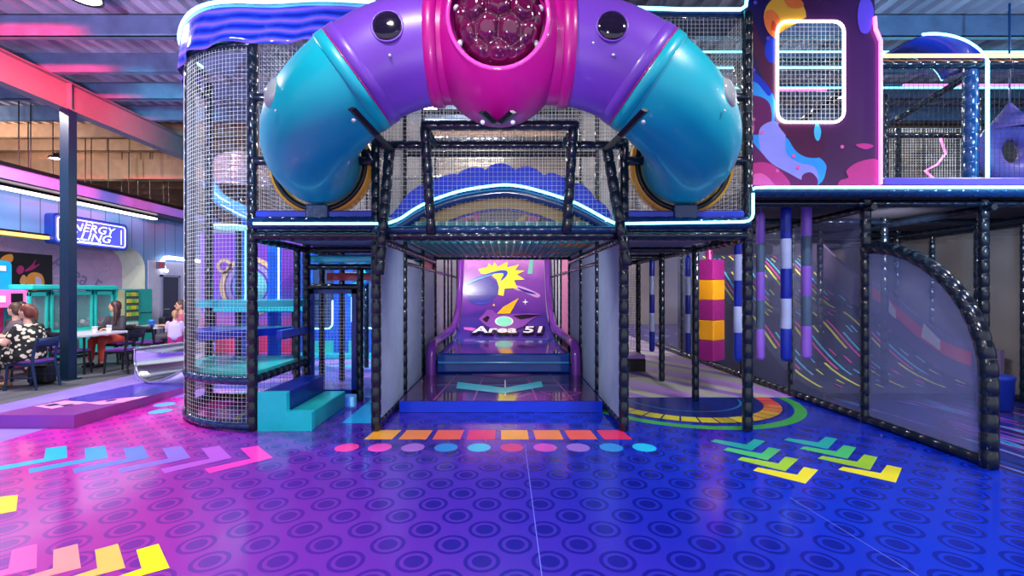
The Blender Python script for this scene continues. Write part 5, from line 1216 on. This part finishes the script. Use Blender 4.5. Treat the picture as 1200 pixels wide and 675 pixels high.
    if glasses:
        m = MB()
        for sx in (-1, 1): m.tube([H(sx * .032 + .024 * math.cos(a * PI / 8), .094, .012 + .019 * math.sin(a * PI / 8)) for a in range(16)], .004, 6, closed=True)
        m.build('glasses', m_black, th)
    th.location = loc; th.rotation_euler = (0, 0, math.radians(rz)); th.scale = (size,) * 3
    return th
m_eye = M('dark_eye', S(30, 22, 20), .2); m_lip = M('lip', S(170, 90, 90), .5)
sk1 = M('fair_skin', S(226, 172, 150), .55); sk2 = M('warm_skin', S(206, 150, 122), .55)
hbr = M('auburn_hair', S(104, 48, 34), .5); hdk = M('dark_brown_hair', S(44, 26, 26), .5); hbl = M('fair_hair', S(176, 132, 96), .5); hgb = M('brown_hair', S(78, 54, 46), .5)
nb = NB('black_dress_with_cream_leaves', .7)
vo = nb.n('ShaderNodeTexVoronoi'); vo.inputs['Scale'].default_value = 11.5; mpn = nb.n('ShaderNodeMapping'); mpn.inputs['Scale'].default_value = (1, 1.3, 1.25); mpn.inputs['Rotation'].default_value = (.5, .7, .3); nb.l(nb.tc.outputs['Object'], mpn.inputs[0]); nb.l(mpn.outputs[0], vo.inputs['Vector'])
m_dress = nb.out(nb.mix(nb.math('LESS_THAN', vo.outputs['Distance'], .39), S(18, 20, 26), S(226, 220, 190)))
cl = lambda n_, *c: M(n_, S(*c), .75, bump=.1, bscale=90)
person('woman in a black dress with cream leaf print seated on the navy chair', (-7.86, 7.50, 0), 92, sk1, hbr, m_dress, None, dress=True, wide=1.36, bun=True, sleeve=.26, armz=.78, yaw=.1, shoes=cl('tan_sandal', 170, 130, 100))
person('man in a brown-grey shirt cut by the left edge at the near table', (-9.08, 8.46, 0), 150, sk1, hgb, cl('brown_grey_shirt', 92, 80, 92), cl('dark_jeans', 40, 46, 66), yaw=-.9, wide=1.1)
person('woman half hidden between the man and the woman in the print dress', (-9.80, 9.22, 0), -110, sk1, hdk, cl('black_top', 40, 36, 44), cl('black_trousers', 30, 30, 36), yaw=.1, hair_long=.05)
person('woman with long dark hair in a charcoal jumper at the two-cup table, looking left', (-8.62, 10.08, 0), 176, sk2, M('chestnut_hair', S(62, 30, 30), .5), cl('charcoal_jumper', 52, 48, 60), cl('coral_trousers', 226, 84, 72), yaw=-1.0, hair_long=.26, sleeve=.95, armz=.79)
person('woman in glasses and a rose top seated behind the little girl', (-7.66, 10.78, 0), 128, sk2, hgb, cl('rose_top', 176, 84, 110), cl('grey_trousers', 70, 66, 80), yaw=.15, glasses=True, bun=True, sleeve=.9)
person('little girl in a lavender top and magenta shorts, seen from behind', (-7.22, 9.95, 0), 25, sk1, hbl, cl('lavender_top', 196, 176, 226), cl('magenta_shorts', 190, 30, 120), seated=False, yaw=.1, size=.70, bun=True, sleeve=.3, bare=True)

# ================================================================== PLAY AREA SEEN THROUGH THE LEFT BAY
cb_ = thing('play_cabin', (-3.9, 11.2, 0), 'bright blue play cabin with two cyan-lit windows at the back of the left bay', 'play cabin')
m_cabb = M('bright_blue_cabin_board', S(20, 90, 206), .35)
def cx_(px, Y=11.0): return (px - VX) * Y / F
def cz_(py, Y=11.0): return EYE - (py - VY) * Y / F
mb = MB(); Yc = 11.0
mb.bb(cx_(350), cx_(366), Yc, Yc + .1, 0, 2.5); mb.bb(cx_(391), cx_(413), Yc, Yc + .1, 0, 2.5); mb.bb(cx_(438), cx_(470), Yc, Yc + .1, 0, 2.5)
mb.bb(cx_(366), cx_(391), Yc, Yc + .1, 0, cz_(386)); mb.bb(cx_(413), cx_(438), Yc, Yc + .1, 0, cz_(386)); mb.bb(cx_(366), cx_(391), Yc, Yc + .1, 2.2, 2.5); mb.bb(cx_(413), cx_(438), Yc, Yc + .1, 2.3, 2.5)
mb.build('front_board', m_cabb, cb_, bevel=.01)
MB().bb(cx_(350), cx_(470), Yc + .1, Yc + 1.6, 2.42, 2.5).build('roof_board', m_cabb, cb_)
for a, b, t in ((366, 391, 325), (413, 438, 308)):
    MB().bb(cx_(a), cx_(b), Yc + .05, Yc + .06, cz_(386), 2.25).build('window_net', M('smoky_window', S(50, 70, 110), .3), cb_)
neon(cb_, [V((cx_(x), Yc - .02, cz_(y))) for x, y in ((366, 385), (386, 385), (389.5, 381.5), (390, 376), (390, 352))]); neon(cb_, [V((cx_(x), Yc - .02, cz_(y))) for x, y in ((412.5, 340), (412.5, 376), (414, 382), (418, 384.5), (440, 384.5))])
for a, b in ((366, 378), (380, 391), (409, 414), (417, 430)): MB().bb(cx_(a), cx_(b), Yc - .03, Yc, cz_(417), cz_(399)).build('aqua_panel', m_tealg, cb_)
MB().bb(cx_(350), cx_(445), Yc - .35, Yc - .04, 0, .12).build('threshold', m_teal, cb_, bevel=.02)
sl = thing('cyan_chute', (-3.4, 9.6, 1.9), 'cyan tube chute slanting in front of the blue cabin', 'slide')
MB().tube([P(434, 318, 9.3), P(424, 328, 9.4), P(412, 344, 9.7)], [.16, .14, .10], 14).build('tube', M('cyan_plastic', S(40, 180, 226), .3), sl); MB().tube([P(403, 324, 9.25), P(419, 324, 9.25)], .09, 12).build('roller', M('taupe_roller', S(120, 104, 116), .4), sl)
rp = MB().bb(-2.86, -2.1, 7.3, 7.34, 1.77, 1.89).build('red_print_board', M('red_board', S(206, 60, 80), .4)); tag(rp, 'small red print board under the teal step in the left bay', 'board')
for i, (px, z0, z1, lab) in enumerate(((279, 1.30, 3.3, 'blue column with a lit edge behind the tower net'), (318, 1.30, 2.75, 'blue column with a lit edge between the dark posts of the left bay'))):
    th = thing('lit_column', (cx_(px, 9), 9.0, z0), lab, 'column', 'blue columns with lit edges')
    MB().bb(cx_(px - 6, 9), cx_(px + 6, 9), 9.06, 9.2, 0, z1).build('shaft', m_cabb, th); xe = cx_(px + 7, 9)
    neon(th, [(xe, 9.05, 1.38), (xe, 9.05, z1 - .5), (xe + .03, 9.05, z1 - .43), (xe + .1, 9.05, z1 - .40)] if i == 0 else [(xe, 9.05, 1.4), (xe, 9.05, 2.5)])
lg = thing('aqua_ledge', (-5.2, 8.8, 1.2), 'long aqua padded ledge behind the net tower', 'ledge')
MB().bb(cx_(246, 8.7), cx_(350, 8.7), 8.5, 9.0, 1.20, 1.36).build('pad', m_teal, lg, bevel=.03); 
for px in (250, 300, 345): MB().pad([(cx_(px, 8.75), 8.75, 0), (cx_(px, 8.75), 8.75, 1.2)], .05).build('post', m_pad, lg)
mr = thing('ring_mural', (-6.4, 11.8, 0), 'violet mural board with peach rings behind the net tower', 'mural')
nb = NB('violet_mural_paint', .5); m_vm = nb.out(nb.ramp(nb.math('ADD', nb.math('MULTIPLY', nb.z, .42), nb.math('MULTIPLY', nb.noise(2.2, 2, None, .8), .5)), [(.4, S(206, 60, 110)), (.6, S(150, 96, 190)), (.8, S(96, 84, 200)), (1.0, S(120, 60, 190))]))
mb = MB(); mb.bb(-7.9, -4.8, 11.8, 11.9, 0, 3.1); mb.build('board', m_vm, mr)
for r0_, r1_, nm, c_ in ((.78, .66, 'peach_ring', S(214, 186, 150)), (.62, .50, 'lilac_ring', S(150, 140, 206)), (.44, .0, 'aqua_disc', S(110, 190, 206))):
    mb = MB(); A = [2 * PI * i / 40 for i in range(41)]; c = P(292, 336, 11.75)
    mb.lathe([(r1_, 0), (r0_, 0), (r0_, .03), (r1_, .03)], (c.x, 11.80, c.z), (0, -1, 0), 40); mb.build(nm, M(nm + '_paint', c_, .5), mr)
mb = MB(); c = P(262, 312, 11.75); mb.lathe([(.12, 0), (.2, 0), (.2, .03), (.12, .03)], (c.x, 11.8, c.z), (0, -1, 0), 24); mb.build('peach_ring', M('peach_ring_small', S(206, 180, 150), .5), mr)
dm = thing('clear_spiral_dome', (-5.2, 8.6, 3.2), 'clear ribbed dome of a spiral slide behind the net tower', 'slide')
c = P(280, 222, 8.6); mb = MB()
mb.grid(lambda u, v: c + V(((.60 + .03 * math.sin(16 * PI * v)) * math.cos(PI * u * 1.0) * math.sin(PI / 2 * v + .02), -(.5 + .03 * math.sin(16 * PI * v)) * math.sin(PI * u) * math.sin(PI / 2 * v + .02), .72 * math.cos(PI / 2 * v))), 40, 60)
mb.build('dome', M('clear_dome_plastic', S(206, 186, 196), .15, .55, alpha=.8, coat=.6), dm)
MB().tube(spline([P(246, 216, 8.2), P(256, 232, 8.1), P(276, 244, 8.1), P(300, 254, 8.2), P(326, 258, 8.4)], 5, False), .12, 10).build('trough', M('sky_blue_plastic', S(70, 140, 200), .3), dm)
MB().tube(spline([P(246, 222, 8.05), P(258, 238, 8.0), P(276, 249, 8.0), P(300, 260, 8.1)], 5, False), .02, 8).build('trough_lip', M('pale_lip', S(196, 220, 230), .3), dm)
MB().pad([(c.x, 8.6, 0), (c.x, 8.6, c.z)], .05).build('post', m_pad, dm)
dl = thing('disc_light', P(270, 268, 8.0), 'mint glowing flat disc light above the aqua ledge, behind the net', 'light')
c = P(270, 268, 8.0); MB().lathe([(0, 0), (.30, 0), (.32, .02), (.30, .05), (0, .05)], c, n=32).build('disc', M('mint_lit_disc', S(190, 250, 226), .4, emit=S(160, 240, 216), es=.6, var=0), dl); MB().tube([c + V((0, 0, .05)), (c.x, c.y, 5.36)], .008, 6).build('cord', m_black, dl)
